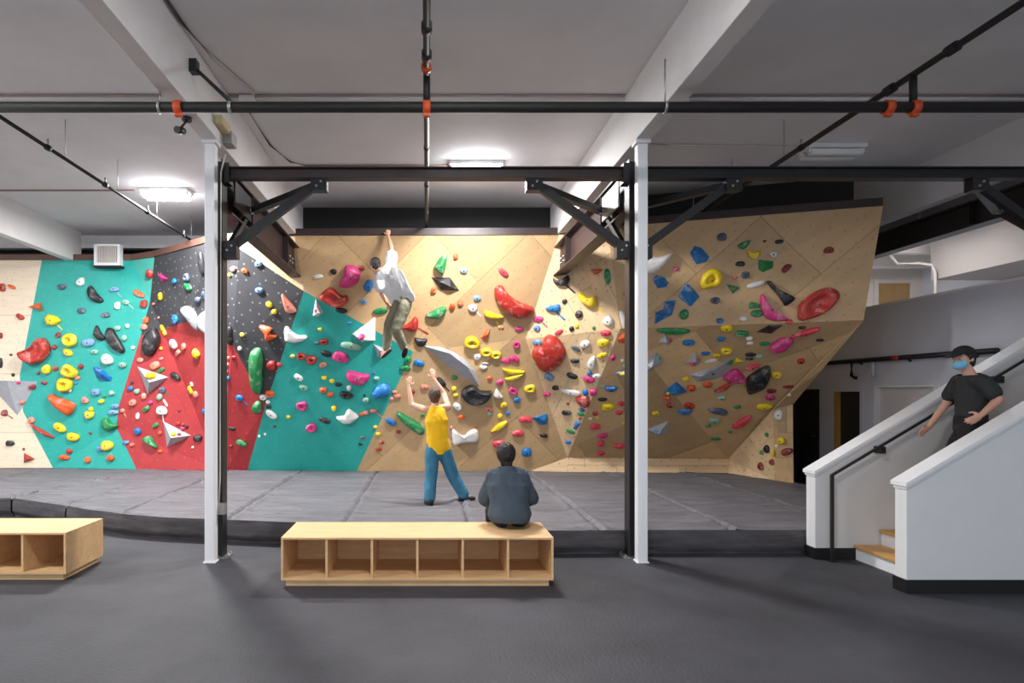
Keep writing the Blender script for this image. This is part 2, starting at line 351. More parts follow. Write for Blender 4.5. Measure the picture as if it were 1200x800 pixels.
# short brace rod, spot lamp and box at the first beam
t = tag(empty('brace_rod', (-2.2, 6.2, 4.9)), 'short black brace rod from the ceiling beam to the sprinkler main', 'rod')
cyl('rod', (-2.23, 5.9, 4.97), (-1.8, PY+.02, PZ+.06), .018, M_steel, t); box('clamp', (-2.27, 5.86, 4.92), (-2.2, 5.95, 5.04), M_steel, t)
cyl('ring', (-1.81, PY, PZ), (-1.78, PY, PZ), .055, M_galv, t)
t = tag(empty('spot_camera', (-2.5, 6.2, 4.6)), 'small black camera hanging under the ceiling beam by the sprinkler main', 'camera')
cyl('mount', (-2.4, 6.15, 4.6), (-2.4, 6.15, 4.57), .05, M_steel, t); cyl('arm', (-2.4, 6.15, 4.57), (-2.44, 6.1, 4.48), .012, M_steel, t); cyl('body', (-2.44, 6.16, 4.47), (-2.46, 6.05, 4.44), .035, M_steel, t)
t = tag(empty('beam_bracket', (-2.25, 6.9, 4.62)), 'galvanised bracket with yellow foam at the top of the white post with the outlet box', 'bracket')
box('bracket', (-2.27, 6.82, 4.62), (-2.16, 7.0, 4.76), M_galv, t, .01); box('foam', (-2.27, 6.55, 4.72), (-2.18, 6.85, 4.82), mat('yellow_foam', (205, 190, 150), .9, bump=.4), t, .02)
t = tag(empty('outlet_box', (-2.25, 6.84, .5)), 'grey metal outlet box fixed to the black column', 'outlet')
box('box', (-2.32, 6.79, .5), (-2.23, 6.855, .625), M_galv, t, .006); box('cover_plate', (-2.315, 6.784, .505), (-2.235, 6.79, .62), M_galv, t); tube('conduit', [(-2.3, 6.8, .62), (-2.29, 6.81, .9), (-2.285, 6.83, 4.3), (-2.24, 6.83, 4.5)], .009, M_conduit, t)

# ceiling lamps: two tube batten fixtures
M_tube = mat('lit_tube', (255, 255, 255), .3, emit=((250, 250, 255), 40.0))
M_tubeoff = mat('unlit_tube', (235, 235, 235), .3)
M_housing = mat('lamp_housing', (228, 228, 228), .4)
def lamp(x, y, lit, watts, label):
    t = tag(empty('ceiling_lamp', (x, y, CZ)), label, 'lamp', 'ceiling tube lamps')
    box('housing', (x-.4, y-.15, CZ-.06), (x+.4, y+.15, CZ), M_housing, t, .006)
    for s in (-1, 1):
        box('tube', (x-.36, y+s*.085-.05, CZ-.15), (x+.36, y+s*.085+.05, CZ-.065), M_tube if lit else M_tubeoff, t, .02)
        for e in (-1, 1): box('tube_holder', (x+e*.37-.015, y+s*.085-.03, CZ-.115), (x+e*.37+.015, y+s*.085+.03, CZ-.055), M_housing, t)
    if lit:
        ld = bpy.data.lights.new('lamp_light', 'AREA'); ld.shape = 'RECTANGLE'; ld.size = .76; ld.size_y = .26; ld.energy = watts*POWER; ld.color = (1, .985, .96)
        lo = bpy.data.objects.new('lamp_light', ld); COL.objects.link(lo); lo.location = (x, y, CZ-.16); lo.parent = t; lo.matrix_parent_inverse = Matrix.Translation(-t.location)
lamp(-4.36, 10.3, True, 330, 'lit two-tube ceiling lamp over the teal panel side')
lamp(.73, 9.12, True, 215, 'lit two-tube ceiling lamp over the middle of the mat')
lamp(5.6, 8.5, False, 0, 'unlit two-tube ceiling lamp near the mezzanine')
lamp(-9.3, 7.4, True, 330, 'lit two-tube ceiling lamp over the white plywood end')
lamp(-6.0, 3.6, True, 190, 'unseen two-tube fill lamp added above the short bench aisle')  # fill fixture added out of view to brighten the near side
lamp(.4, 2.6, True, 90, 'unseen two-tube fill lamp added above the open floor')  # another added fill fixture, above the frame, for the foreground
lamp(9.6, 12.4, True, 30, 'lit two-tube ceiling lamp above the mezzanine')
# ventilation unit
t = tag(empty('vent_unit', (-6.6, 12.4, 4.4)), 'white louvred ventilation unit at the top of the teal panel', 'vent')
vx0, vx1, vz0, vz1, vy = -6.83, -6.30, 4.46, 4.90, 12.61
bm = bmesh.new(); bbox(bm, (vx0, vy, vz0), (vx0+.05, vy+.14, vz1)); bbox(bm, (vx1-.05, vy, vz0), (vx1, vy+.14, vz1)); bbox(bm, (vx0+.05, vy, vz1-.04), (vx1-.05, vy+.14, vz1)); bbox(bm, (vx0+.05, vy, vz0), (vx1-.05, vy+.14, vz0+.06))
bmo('frame', bm, M_whitetrim, t); box('core', (vx0+.05, vy+.1, vz0+.06), (vx1-.05, vy+.14, vz1-.04), M_grey, t)
for k in range(12):
    x = vx0+.06+k*(vx1-vx0-.12)/11; box('louvre', (x-.008, vy+.02, vz0+.06), (x+.008, vy+.09, vz1-.04), M_conduit, t)
box('base_strip', (vx0-.0, vy-.01, vz0-.035), (vx1+.03, vy+.14, vz0), M_darktrim, t)

# ================================================================== STAIRS
NF, NB, FF, FB = 5.67, 5.81, 6.83, 6.99
SL = .595
def ponywall(y0, y1, x0, z0, label):
    x1 = 8.6; z1 = z0+(x1-x0)*SL
    t = tag(empty('stair_wall', (x0, y0, 0)), label, 'stair wall')
    vs = [(x, y, z) for y in (y0, y1) for x, z in ((x0, 0), (x1, 0), (x1, z1), (x0, z0))]
    pyd('wall_body', vs, [(0, 1, 2, 3), (7, 6, 5, 4), (0, 4, 5, 1), (1, 5, 6, 2), (2, 6, 7, 3), (3, 7, 4, 0)], M_white, t)
    n = Vector((-SL, 0, 1)).normalized(); d = Vector((1, 0, SL)).normalized()
    for nm, e, lo, hi in (('cap_moulding', .012, -.03, .0), ('cap', .028, 0.0, .03)):
        a = Vector((x0, 0, z0))-d*e; b = Vector((x1, 0, z1)); vs = []
        for y in (y0-e, y1+e):
            for p, h in ((a, lo), (b, lo), (b, hi), (a, hi)): vs.append((p.x+n.x*h*0, y, p.z+h/n.z))
        pyd(nm, vs, [(0, 1, 2, 3), (7, 6, 5, 4), (0, 4, 5, 1), (1, 5, 6, 2), (2, 6, 7, 3), (3, 7, 4, 0)], M_whitetrim, t)
    bm = bmesh.new(); bbox(bm, (x0-.014, y0-.014, 0), (x1, y0, .125)); bbox(bm, (x0-.014, y1, 0), (x1, y1+.014, .125)); bbox(bm, (x0-.014, y0, 0), (x0, y1, .125))
    bmo('base_strip', bm, M_darktrim, t)
ponywall(NF, NB, 4.43, 1.0, 'white sloping stair wall in front of the stairs, nearest the open floor')
ponywall(FF, FB, 4.32, .96, 'white sloping stair wall behind the stairs, touching the grey mat')
t = tag(empty('staircase', (4.76, NB, 0)), 'white stairs with honey oak treads between the two sloping walls', 'stairs')
M_oak = mat('oak_tread', (206, 156, 88), .45, var=.12, vscale=4, stretch=(8, .8, 8))
NS = 13
for i in range(NS):
    x = 4.76+.28*i; z = .165+.17*i
    box('riser', (x, NB+.016, 0 if i == 0 else z-.17), (x+.03, FF-.016, z-.035), M_whitetrim, t)
    box('tread', (x-.025, NB+.016, z-.035), (x+.29, FF-.016, z), M_oak, t, .006)
    if i: box('stair_core', (x+.03, NB+.03, 0), (x+.28, FF-.03, z-.04), M_white, t)
# black handrail on the far wall
t = tag(empty('stair_handrail', (4.44, 6.74, 0)), 'thin black metal handrail with a floor post beside the white stairs', 'handrail')
RY = 6.74; rx = (975-VX)*RY/F; rz = H-(556-VY)*RY/F
bar('post', (rx, RY, 0), (rx, RY, rz), .03, .03, M_steel, t, (1, 0, 0)); bar('rail', (rx-.012, RY, rz-.012), (8.4, RY, rz+(8.4-rx)*SL), .026, .024, M_steel, t)
box('post_foot', (rx-.04, RY-.04, 0), (rx+.04, RY+.04, .01), M_steel, t)
for x in (5.0, 6.3, 7.6):
    z = rz+(x-rx)*SL
    box('bracket', (x-.035, RY-.01, z-.1), (x+.035, FF, z-.02), M_steel, t, .008)

# ================================================================== BENCHES
M_bench = mat('birch_plywood', (224, 184, 136), .5, var=.12, vscale=3.5, stretch=(1, 5, 5), bump=.04, bscale=30)
def bench(x0, yf, n, label):
    w, d, h, th = .4335*n, .7, .47, .022
    t = tag(empty('cubby_bench', (x0, yf, 0)), label, 'bench', 'plywood cubby benches')
    box('top', (x0, yf, h-th), (x0+w, yf+d, h), M_bench, t, .003)
    box('bottom_shelf', (x0+th, yf+.004, .06), (x0+w-th, yf+d-th, .06+th), M_bench, t)
    for x in (x0, x0+w-th): box('side_panel', (x, yf, .06), (x+th, yf+d, h-th), M_bench, t, .002)
    box('back_panel', (x0+th, yf+d-th, .06), (x0+w-th, yf+d, h-th), M_bench, t)
    for k in range(1, n):
        x = x0+k*w/n; box('divider', (x-th/2, yf+.006, .06+th), (x+th/2, yf+d-th, h-th), M_bench, t)
    bm = bmesh.new(); bbox(bm, (x0+.04, yf+.03, 0), (x0+w-.04, yf+d-.03, .06)); bmo('plinth', bm, M_bench, t)
BF = 5.86
bench(-1.39, BF, 6, 'long plywood bench with six open cubbies, a person sitting on it')
bench(-3.56-.4335*6, 6.06, 6, 'plywood cubby bench with nobody on it beside the curved mat edge')
# ================================================================== MATS
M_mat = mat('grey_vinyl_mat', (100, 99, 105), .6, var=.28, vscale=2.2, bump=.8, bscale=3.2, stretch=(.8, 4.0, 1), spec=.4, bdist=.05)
M_matside = mat('shaded_vinyl_mat_side', (78, 75, 78), .6, var=.3, vscale=5, bump=.3, bscale=9, stretch=(.6, 1, 3), spec=.35)  # same vinyl as the mat top, darkened for the shaded sides
MZ = .29
CURVE = [(-12, 9.2), (-6.18, 9.17), (-5.34, 8.74), (-4.53, 8.26), (-3.96, 7.97), (-3.31, 7.75), (-2.42, 7.59), (-1.57, 7.44), (.2, 7.16), (1.46, 7.0), (2.55, 7.03), (4.25, 7.03), (9, 7.03)]
def mfront(x):
    for (a, b), (c, d) in zip(CURVE, CURVE[1:]):
        if a <= x <= c: return b+(d-b)*(x-a)/(c-a)
    return 7.03
def wr(x, y):
    p = noise.noise(Vector((x*.9, y*2.3, 1.7)))*.013+noise.noise(Vector((x*3.1+y*1.3, y*4.2-x, 5)))*.009
    q = noise.noise(Vector((x*1.3, y*.9, 9)));
    return p+max(0, .03-abs(noise.noise(Vector((x*1.6+.8*y, y*1.1, 3.3)))*.4))*.9*max(0, q+.25)
def strip(xl, xr, back, t, skl=0, skr=0):
    nx, ny = 34, 80; vs, fs = [], []
    for j in range(ny+1):
        for i in range(nx+1):
            s, u = i/nx, j/ny; x0 = xl+(xr-xl)*s; yf = mfront(x0); y = yf+(back-yf)*u
            x = x0+(skl*(1-s)+skr*s)*(y-9.17)
            e = min(s, 1-s)*(xr-xl)
            z = MZ+wr(x, y)-.03*math.exp(-(e/.02)**2)+.016*math.exp(-((e-.06)/.03)**2)-.03*math.exp(-(u*(back-yf)/.02)**2)
            rg_ = max(0, 1-abs(noise.noise(Vector((x*5.5+y*2.2, y*2.6, 7.7))))*5); z += .05*rg_*math.exp(-max(0, e-.05)/.22)*max(0, .35+noise.noise(Vector((x*.8, y*.9, 3))))
            vs.append((x, y, z))
    for j in range(ny):
        for i in range(nx):
            a = j*(nx+1)+i; fs.append((a, a+1, a+nx+2, a+nx+1))
    pyd('cover_strip', vs, fs, M_mat, t, True)
    vs, fs = [], []; nz = 8
    for k in range(nz+1):
        for i in range(nx+1):
            s = i/nx; x = xl+(xr-xl)*s; f = k/nz; z = (MZ-.012)*(1-f)+.002
            y = mfront(x)-.012*math.sin(math.pi*f)+noise.noise(Vector((x*2.5, z*14, 2)))*.012+noise.noise(Vector((x*7+z*9, z*30, 4)))*.006*f+(.035 if f > .8 else 0)
            x += (skl*(1-s)+skr*s)*(y-9.17)
            vs.append((x, y, z))
    for k in range(nz):
        for i in range(nx):
            a = k*(nx+1)+i; fs.append((a, a+nx+1, a+nx+2, a+1))
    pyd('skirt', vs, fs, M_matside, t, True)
t = tag(empty('crash_mat', (0, 9, 0)), 'wide grey padded crash mat with a curved front under the climbing wall', 'mat')
XS = [-6.17, -5.0, -3.96, -2.47, -.98, .5, 2.0, 3.5, 5.0, 6.42]
for k in range(len(XS)-1): strip(XS[k], XS[k+1], 12.74, t, .17 if k == 0 else 0, .03 if k == 0 else 0)
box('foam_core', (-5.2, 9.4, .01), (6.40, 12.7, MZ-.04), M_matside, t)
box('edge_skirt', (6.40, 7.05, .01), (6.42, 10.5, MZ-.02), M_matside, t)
t = tag(empty('side_mat', (-8, 9.2, 0)), 'grey padded mat beyond the narrow gap under the white plywood panel', 'mat')
for a, b in ((-10.9, -9.3), (-9.3, -7.75), (-7.75, -6.2)): strip(a, b, 12.74, t, 0, .17 if b > -6.5 else 0)
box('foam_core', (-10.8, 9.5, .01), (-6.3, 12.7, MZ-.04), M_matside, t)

# ================================================================== CLIMBING WALL
def Dc(py): return 11.639/(1-.0004994*(py-460))      # plane of the middle plywood face
V = {'a0': (-140, 304.8, 12.76), 'a1': (-140, 548, 12.76), 'b0': (49, 304.8, 12.76), 'b1': (23, 440, 12.76), 'b2': (27, 482, 12.76), 'b3': (62, 548, 12.76),
     'c0': (155, 304.8, 12.76), 'c1': (176, 352, 12.7), 'c2': (165, 393, 12.7), 'c3': (140, 473, 12.72), 'c3b': (136, 500, 12.72), 'c4': (160, 549.5, 12.55),
     'd0': (181, 301, 12.45), 'd1': (245, 283.5, 11.2), 'd2': (280, 280.5, 11.0), 'd2b': (280, 291, 11.02), 'e1': (190, 386, 12.6), 'e2': (222, 376, 12.0), 'e3': (273, 404, 11.5),
     'e4': (311, 475, 11.8), 'f1': (257, 551, 12.34), 'f2': (265, 551, 12.34), 'f3': (290, 551, 12.34),
     'g0': (345, 276, Dc(276)), 'g1': (356, 341, Dc(341)), 'g2': (484, 412, Dc(412)), 'g3': (418, 552, Dc(552)), 'h0': (655, 275, Dc(275)), 'h1': (616, 397, Dc(397)), 'h2': (665, 536, Dc(536)), 'h3': (620, 552, Dc(552)),
     'i0': (712, 266, 10.2), 'i1': (727, 385, 10.37), 'h4': (665, 553, 12.08), 'j0': (1035, 241, 9.02), 'j1': (1012, 375, 9.15), 'k1': (853, 538, 12.05), 'k2': (853, 554, 11.95),
     'l0': (906, 480, 10.75), 'l1': (908, 563, 10.9), 'm0': (929, 474, 10.6), 'm1': (930, 566, 10.6)}
P = {k: W(*v) for k, v in V.items()}
M_ply = mat('maple_plywood', (203, 168, 124), .5, var=.09, vscale=1.6, stretch=(.7, 3.2, 1), obrand=.28, dots=((110, 78, 52), 5.2, .045, .45), bump=.03)
M_plyw = mat('pale_plywood', (232, 214, 190), .55, var=.06, vscale=2.4, stretch=(.6, 5, 1), obrand=.05, dots=((180, 150, 120), 5.2, .05, .5))
M_ply_lit = mat('lit_maple_plywood', (226, 194, 152), .5, var=.1, vscale=2.4, stretch=(.6, 5, 1), obrand=.06, dots=((110, 78, 50), 5.2, .055, .6))  # lighter copy of maple plywood for ribs and wedge that face the light
M_teal = mat('teal_paint', (36, 162, 152), .55, var=.07, vscale=3, dots=((110, 205, 196), 5.2, .05, .35))
M_teal_lit = mat('teal_paint_lit', (78, 184, 172), .55, var=.05, vscale=3)  # same teal paint, lightened where the flank catches more light
M_red = mat('red_paint', (168, 48, 52), .55, var=.08, vscale=3, dots=((225, 110, 105), 5.2, .055, .4))
M_blk = mat('charcoal_paint', (56, 56, 61), .55, var=.18, vscale=2, dots=((150, 150, 152), 5.6, .07, .6))
wall = tag(empty('climbing_wall', (0, 12.3, .29)), 'tall faceted bouldering wall in plywood, teal, red and charcoal panels', 'climbing wall')
TRI, FID, FN = [], [], []           # collision triangles for placing the holds
def frame(pts):
    n = Vector((0, 0, 0))
    for i in range(len(pts)): n += (pts[i]).cross(pts[(i+1) % len(pts)])
    n.normalize()
    if n.y > 0: n = -n
    u = Vector((0, 0, 1)).cross(n).normalized(); v = n.cross(u).normalized()
    return u, v, n
def tess(keys):
    return geometry.tessellate_polygon([[Vector((V[k][0], -V[k][1], 0)) for k in keys]])
def register(keys, nm):
    for t3 in tess(keys):
        TRI.append([P[keys[i]] for i in t3]); FID.append(nm)
def slab(keys, m, nm, pname='painted_panel', th=.03, lift=0):
    """one panel with its own edges; local axes lie in the panel so its texture follows it"""
    pts = [P[k] for k in keys]; u, v, n = frame(pts); o = sum(pts, Vector())/len(pts)
    R = Matrix((u, v, n)).transposed(); loc = [R.transposed() @ (p-o) for p in pts]
    k = len(pts); vs = [q+Vector((0, 0, lift)) for q in loc]+[q+Vector((0, 0, -th)) for q in loc]; fs = []
    for t3 in tess(keys):
        a = [loc[i] for i in t3]; fl = (a[1]-a[0]).cross(a[2]-a[0]).z > 0
        t3 = tuple(t3) if fl else tuple(t3)[::-1]; fs.append(t3); fs.append(tuple(k+i for i in t3[::-1]))
    for i in range(k): fs.append((i, (i+1) % k, k+(i+1) % k, k+i))
    me = bpy.data.meshes.new(pname); me.from_pydata([tuple(q) for q in vs], [], fs); me.update()
    bm = bmesh.new(); bm.from_mesh(me); bmesh.ops.recalc_face_normals(bm, faces=bm.faces[:]); bm.to_mesh(me); bm.free()
    ob = bpy.data.objects.new(pname, me); COL.objects.link(ob); me.materials.append(m); ob.parent = wall
    ob.matrix_world = Matrix.Translation(o) @ R.to_4x4(); ob.matrix_parent_inverse = Matrix.Translation(-wall.location)
    register(keys, nm)
    return ob
def clip(poly, axis, val, keep_less):
    out = []
    for i in range(len(poly)):
        a, b = poly[i], poly[(i+1) % len(poly)]; ia = (a[axis] <= val) == keep_less; ib = (b[axis] <= val) == keep_less
        if ia: out.append(a)
        if ia != ib:
            s = (val-a[axis])/(b[axis]-a[axis]); out.append(a+(b-a)*s)
    return out
rng = random.Random(5)
def sheets(keys, m, nm, ang=42, sw=1.22, sl=2.44, ref=None, pname='plywood_sheet'):
    """a planar face covered with separate plywood sheets laid on a diagonal grid, with open joints"""
    pts = [P[k] for k in keys]; u, v, n = frame(pts); o = Vector(ref) if ref else sum(pts, Vector())/len(pts)
    o = o-n*(o-pts[0]).dot(n)
    ca, sa = math.cos(math.radians(ang)), math.sin(math.radians(ang)); U = u*ca+v*sa; VV = n.cross(U)
    R = Matrix((U, VV, n)).transposed(); RT = R.transposed(); loc = [(RT @ (p-o)).xy for p in pts]
    x0, x1 = min(p.x for p in loc), max(p.x for p in loc); y0, y1 = min(p.y for p in loc), max(p.y for p in loc); g = .0025
    for i in range(math.floor(x0/sl)-1, math.ceil(x1/sl)+1):
        for j in range(math.floor(y0/sw), math.ceil(y1/sw)):
            off = sl/2 if j % 2 else 0
            q = loc
            for ax, val, less in ((0, i*sl+off+g, False), (0, (i+1)*sl+off-g, True), (1, j*sw+g, False), (1, (j+1)*sw-g, True)):
                if q: q = clip(q, ax, val, less)
            if len(q) < 3: continue
            A = abs(sum(q[k].x*q[(k+1) % len(q)].y-q[(k+1) % len(q)].x*q[k].y for k in range(len(q))))/2
            if A < .004: continue
            c = sum(q, Vector((0, 0)))/len(q); k = len(q); f = .0 if (i+j) % 2 else 1
            vs = [(p.x-c.x, p.y-c.y, 0) for p in q]+[(p.x-c.x, p.y-c.y, -.02) for p in q]
            fs = [tuple(range(k)), tuple(range(2*k-1, k-1, -1))]+[(a, k+a, k+(a+1) % k, (a+1) % k) for a in range(k)]
            me = bpy.data.meshes.new(pname); me.from_pydata(vs, [], fs); me.update()
            bm = bmesh.new(); bm.from_mesh(me); bmesh.ops.recalc_face_normals(bm, faces=bm.faces[:]); bm.to_mesh(me); bm.free()
            ob = bpy.data.objects.new(pname, me); COL.objects.link(ob); me.materials.append(m); ob.parent = wall
            ob.matrix_world = Matrix.Translation(o+R @ Vector((c.x, c.y, 0))) @ R.to_4x4(); ob.matrix_parent_inverse = Matrix.Translation(-wall.location)
    register(keys, nm)
    # dark backing board seen only through the joints
    back = [p-n*.022 for p in pts]; k = len(back)
    pyd('backing_board', back, [tuple(range(k))], M_brown, wall)
sheets(['a0', 'b0', 'b1', 'b2', 'b3', 'a1'], M_plyw, 'white plywood panel', 0, 1.22, 2.44)
slab(['b0', 'c0', 'c1', 'c2', 'c3', 'c3b', 'c4', 'b3', 'b2', 'b1'], M_teal, 'teal panel')
slab(['c0', 'd0', 'c1'], M_teal_lit, 'teal panel')
slab(['d0', 'd1', 'e2', 'e1', 'c1'], M_blk, 'charcoal panel')
slab(['d1', 'd2', 'd2b', 'e3', 'e2'], M_blk, 'charcoal panel')
slab(['c1', 'e1', 'c2'], M_blk, 'charcoal panel')
slab(['c2', 'e1', 'f1', 'c4', 'c3b', 'c3'], M_red, 'red panel')
slab(['e1', 'e2', 'e3', 'f2', 'f1'], M_red, 'red panel')
slab(['e3', 'e4', 'f3', 'f2'], M_red, 'red panel')
slab(['d2b', 'g1', 'e4', 'e3'], M_blk, 'charcoal panel')
slab(['d2', 'g0', 'g1', 'd2b'], M_ply_lit, 'plywood face', 'plywood_sheet')
slab(['g1', 'g2', 'g3', 'f3', 'e4'], M_teal, 'teal corner panel')
CREF = W(560, 330, Dc(330))
sheets(['g0', 'h0', 'h1', 'g2', 'g1'], M_ply, 'middle plywood face', 44, ref=CREF)
sheets(['h1', 'h2', 'h3', 'g3', 'g2'], M_ply, 'middle plywood face', 44, ref=CREF)
slab(['h3', 'h2', 'h4'], M_ply_lit, 'kick board', 'kick_board')
sheets(['h0', 'i0', 'i1'], M_ply_lit, 'lit plywood rib', -62)
sheets(['h0', 'i1', 'h1'], M_ply_lit, 'lit plywood rib', -62)
sheets(['h1', 'i1', 'h2'], M_ply_lit, 'lit plywood rib', 60)
UREF = W(818, 320, 9.7)
sheets(['i0', 'j0', 'i1'], M_ply, 'upper plywood face', 42, ref=UREF)
sheets(['j0', 'j1', 'i1'], M_ply, 'upper plywood face', 42, ref=UREF)
sheets(['i1', 'j1', 'k1'], M_ply, 'plywood overhang', 30)
sheets(['i1', 'k1', 'h2'], M_ply, 'plywood overhang', 30)
sheets(['j1', 'm0', 'l0'], M_ply, 'plywood overhang', 60)
sheets(['j1', 'l0', 'k1'], M_ply, 'plywood overhang', 60)
sheets(['h2', 'k1', 'k2', 'h4'], M_ply_lit, 'kick board', 0, 2, 1.22, pname='kick_board')
sheets(['k1', 'l0', 'l1'], M_ply_lit, 'corner wedge', -52)
sheets(['k1', 'l1', 'k2'], M_ply_lit, 'corner wedge', -52)
sheets(['l0', 'm0', 'm1'], M_ply, 'corner pier', 0)
sheets(['l0', 'm1', 'l1'], M_ply, 'corner pier', 0)
# side and rear closing boards of the free end
o_ = Vector((-.015, .03, 0)); pyd('end_board', [P[k]+o_ for k in ('j0', 'j1', 'm0', 'm1')]+[P['m1']+Vector((-.1, 3, 0)), P['j0']+Vector((-.5, 4.6, 0))], [(0, 1, 5), (1, 2, 5), (2, 4, 5), (2, 3, 4)], M_ply, wall)
# black sheets added to darken the band between wall top and ceiling
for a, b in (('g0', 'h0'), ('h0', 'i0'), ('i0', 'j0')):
    A, B = P[a].xy, P[b].xy; n_ = Vector((0, .62)); pyd('dark_band_sheet', [(A.x, A.y+.62, 4.5), (B.x, B.y+.62, 4.5), (B.x, B.y+.62, 5.245), (A.x, A.y+.62, 5.245)], [(0, 1, 2, 3)], M_blackwall, wall)
# brown edge board on top
tops = ['a0', 'c0', 'd0', 'd1', 'd2', 'g0', 'h0', 'i0', 'j0']
for a, b in zip(tops, tops[1:]):
    A, B = P[a].copy(), P[b].copy(); hgt = .12
    bar('top_trim', A+Vector((0, .03, hgt/2)), B+Vector((0, .03, hgt/2)), .1, hgt, M_trimwood if a in ('a0', 'c0', 'd0', 'd1') else M_brown, wall)
BVH = BVHTree.FromPolygons([v for t3 in TRI for v in t3], [(3*i, 3*i+1, 3*i+2) for i in range(len(TRI))])
EYE = Vector((0, 0, H))
def hit(px, py):
    d = (W(px, py, 1)-EYE).normalized(); p, n, i, dist = BVH.ray_cast(EYE, d)
    if p is None: return None
    a, b, c = TRI[i]; n = (b-a).cross(c-a).normalized()
    if n.y > 0: n = -n
    return p, n, FID[i]

# ================================================================== HOLDS
HC = {'R': ('red', (176, 46, 36)), 'O': ('orange', (222, 92, 38)), 'Y': ('yellow', (240, 208, 30)), 'G': ('green', (34, 134, 74)), 'B': ('blue', (24, 116, 186)),
      'K': ('black', (34, 34, 38)), 'W': ('white', (232, 230, 226)), 'P': ('pink', (212, 54, 128)), 'S': ('grey', (172, 174, 182)), 'N': ('slate blue', (80, 92, 114)),
      'L': ('pale blue', (120, 160, 200)), 'M': ('maroon', (138, 38, 42)), 'F': ('salmon', (224, 138, 118)), 'Q': ('mint', (140, 184, 164)), 'C': ('coral', (222, 66, 84))}
HM = {k: mat(n.replace(' ', '_')+'_hold_resin', c, .42 if k != 'S' else .6, var=.1, vscale=9, bump=.12, bscale=90, obrand=.1, chalk=.55 if k not in 'WSK' else .25) for k, (n, c) in HC.items()}
def smooth_loop(pts, n=44):
    """closed Catmull-Rom through the points, n samples"""
    k = len(pts); out = []
    for s in range(n):
        f = s*k/n; i = int(f); t = f-i
        p0, p1, p2, p3 = (pts[(i+j-1) % k] for j in range(4))
        out.append(.5*((2*p1)+(p2-p0)*t+(2*p0-5*p1+4*p2-p3)*t*t+(3*p1-p0-3*p2+p3)*t*t*t))
    return out
DOME = [(1, 0), (1.0, .3), (.94, .6), (.78, .85), (.5, .97), (.22, 1.0)]
RING = [(1, 0), (1.02, .35), (.94, .72), (.76, .97), (.55, 1.0), (.38, .8), (.28, .45)]
SCOOP = [(1, 0), (1.01, .35), (.96, .72), (.85, .98), (.72, 1.0), (.5, .80), (.22, .70)]
def hold_mesh(nm, loop, h, prof, drop, seed):
    c = sum(loop, Vector((0, 0)))/len(loop); n = len(loop); vs, fs = [], []
    for s, t in prof:
        for k, p in enumerate(loop):
            q = c+(p-c)*s
            q = q+Vector((0, -drop*t))
            w = 1+.10*noise.noise(Vector((q.x*14, q.y*14, seed)))
            vs.append((q.x, q.y, h*t*w))
    m = len(prof)
    for i in range(m-1):
        for k in range(n): fs.append((i*n+k, i*n+(k+1) % n, (i+1)*n+(k+1) % n, (i+1)*n+k))
    vs.append((c.x, c.y-drop*prof[-1][1], h*prof[-1][1])); e = len(vs)-1
    for k in range(n): fs.append(((m-1)*n+k, (m-1)*n+(k+1) % n, e))
    fs.append(tuple(range(n))[::-1])
    return vs, fs, c
HOLDS = []
def finish_hold(px, py, p, n, face, vs, fs, mk, smooth, cat, desc, size, bolt=None, tape=None):
    u = Vector((0, 0, 1)).cross(n).normalized(); v = n.cross(u).normalized(); R = Matrix((u, v, n)).transposed()
    me = bpy.data.meshes.new('hold'); me.from_pydata([tuple(q) for q in vs], [], fs); me.update()
    bm = bmesh.new(); bm.from_mesh(me); bmesh.ops.recalc_face_normals(bm, faces=bm.faces[:]); bm.to_mesh(me); bm.free()
    if smooth:
        for f in me.polygons: f.use_smooth = True
    nmm = 'climbing_volume' if cat == 'volume' else 'climbing_hold'
    ob = bpy.data.objects.new(nmm, me); COL.objects.link(ob); me.materials.append(HM[mk]); ob.matrix_world = Matrix.Translation(p) @ R.to_4x4()
    HOLDS.append([ob, px, py, mk, face, desc, size, cat])
    if bolt is not None:
        bx, by, bz = bolt; bm = bmesh.new(); bcyl(bm, (bx, by, bz-.03), (bx, by, bz+.004), .013, n=8)
        b = bmo('bolt', bm, M_bolt); b.parent = ob
    if tape:
        a, ln, wd = tape; r = math.radians(a); d = Vector((math.cos(r), -math.sin(r))); s = Vector((-d.y, d.x))*wd/2
        o = d*size*.5/F*p.y*.8; q = [o-s, o+s, o+d*ln+s, o+d*ln-s]
        b = pyd('tape_strip', [(w.x, w.y, .002) for w in q]+[(w.x, w.y, .006) for w in q], [(3, 2, 1, 0), (4, 5, 6, 7), (0, 1, 5, 4), (1, 2, 6, 5), (2, 3, 7, 6), (3, 0, 4, 7)], HM[mk]); b.parent = ob
    return ob
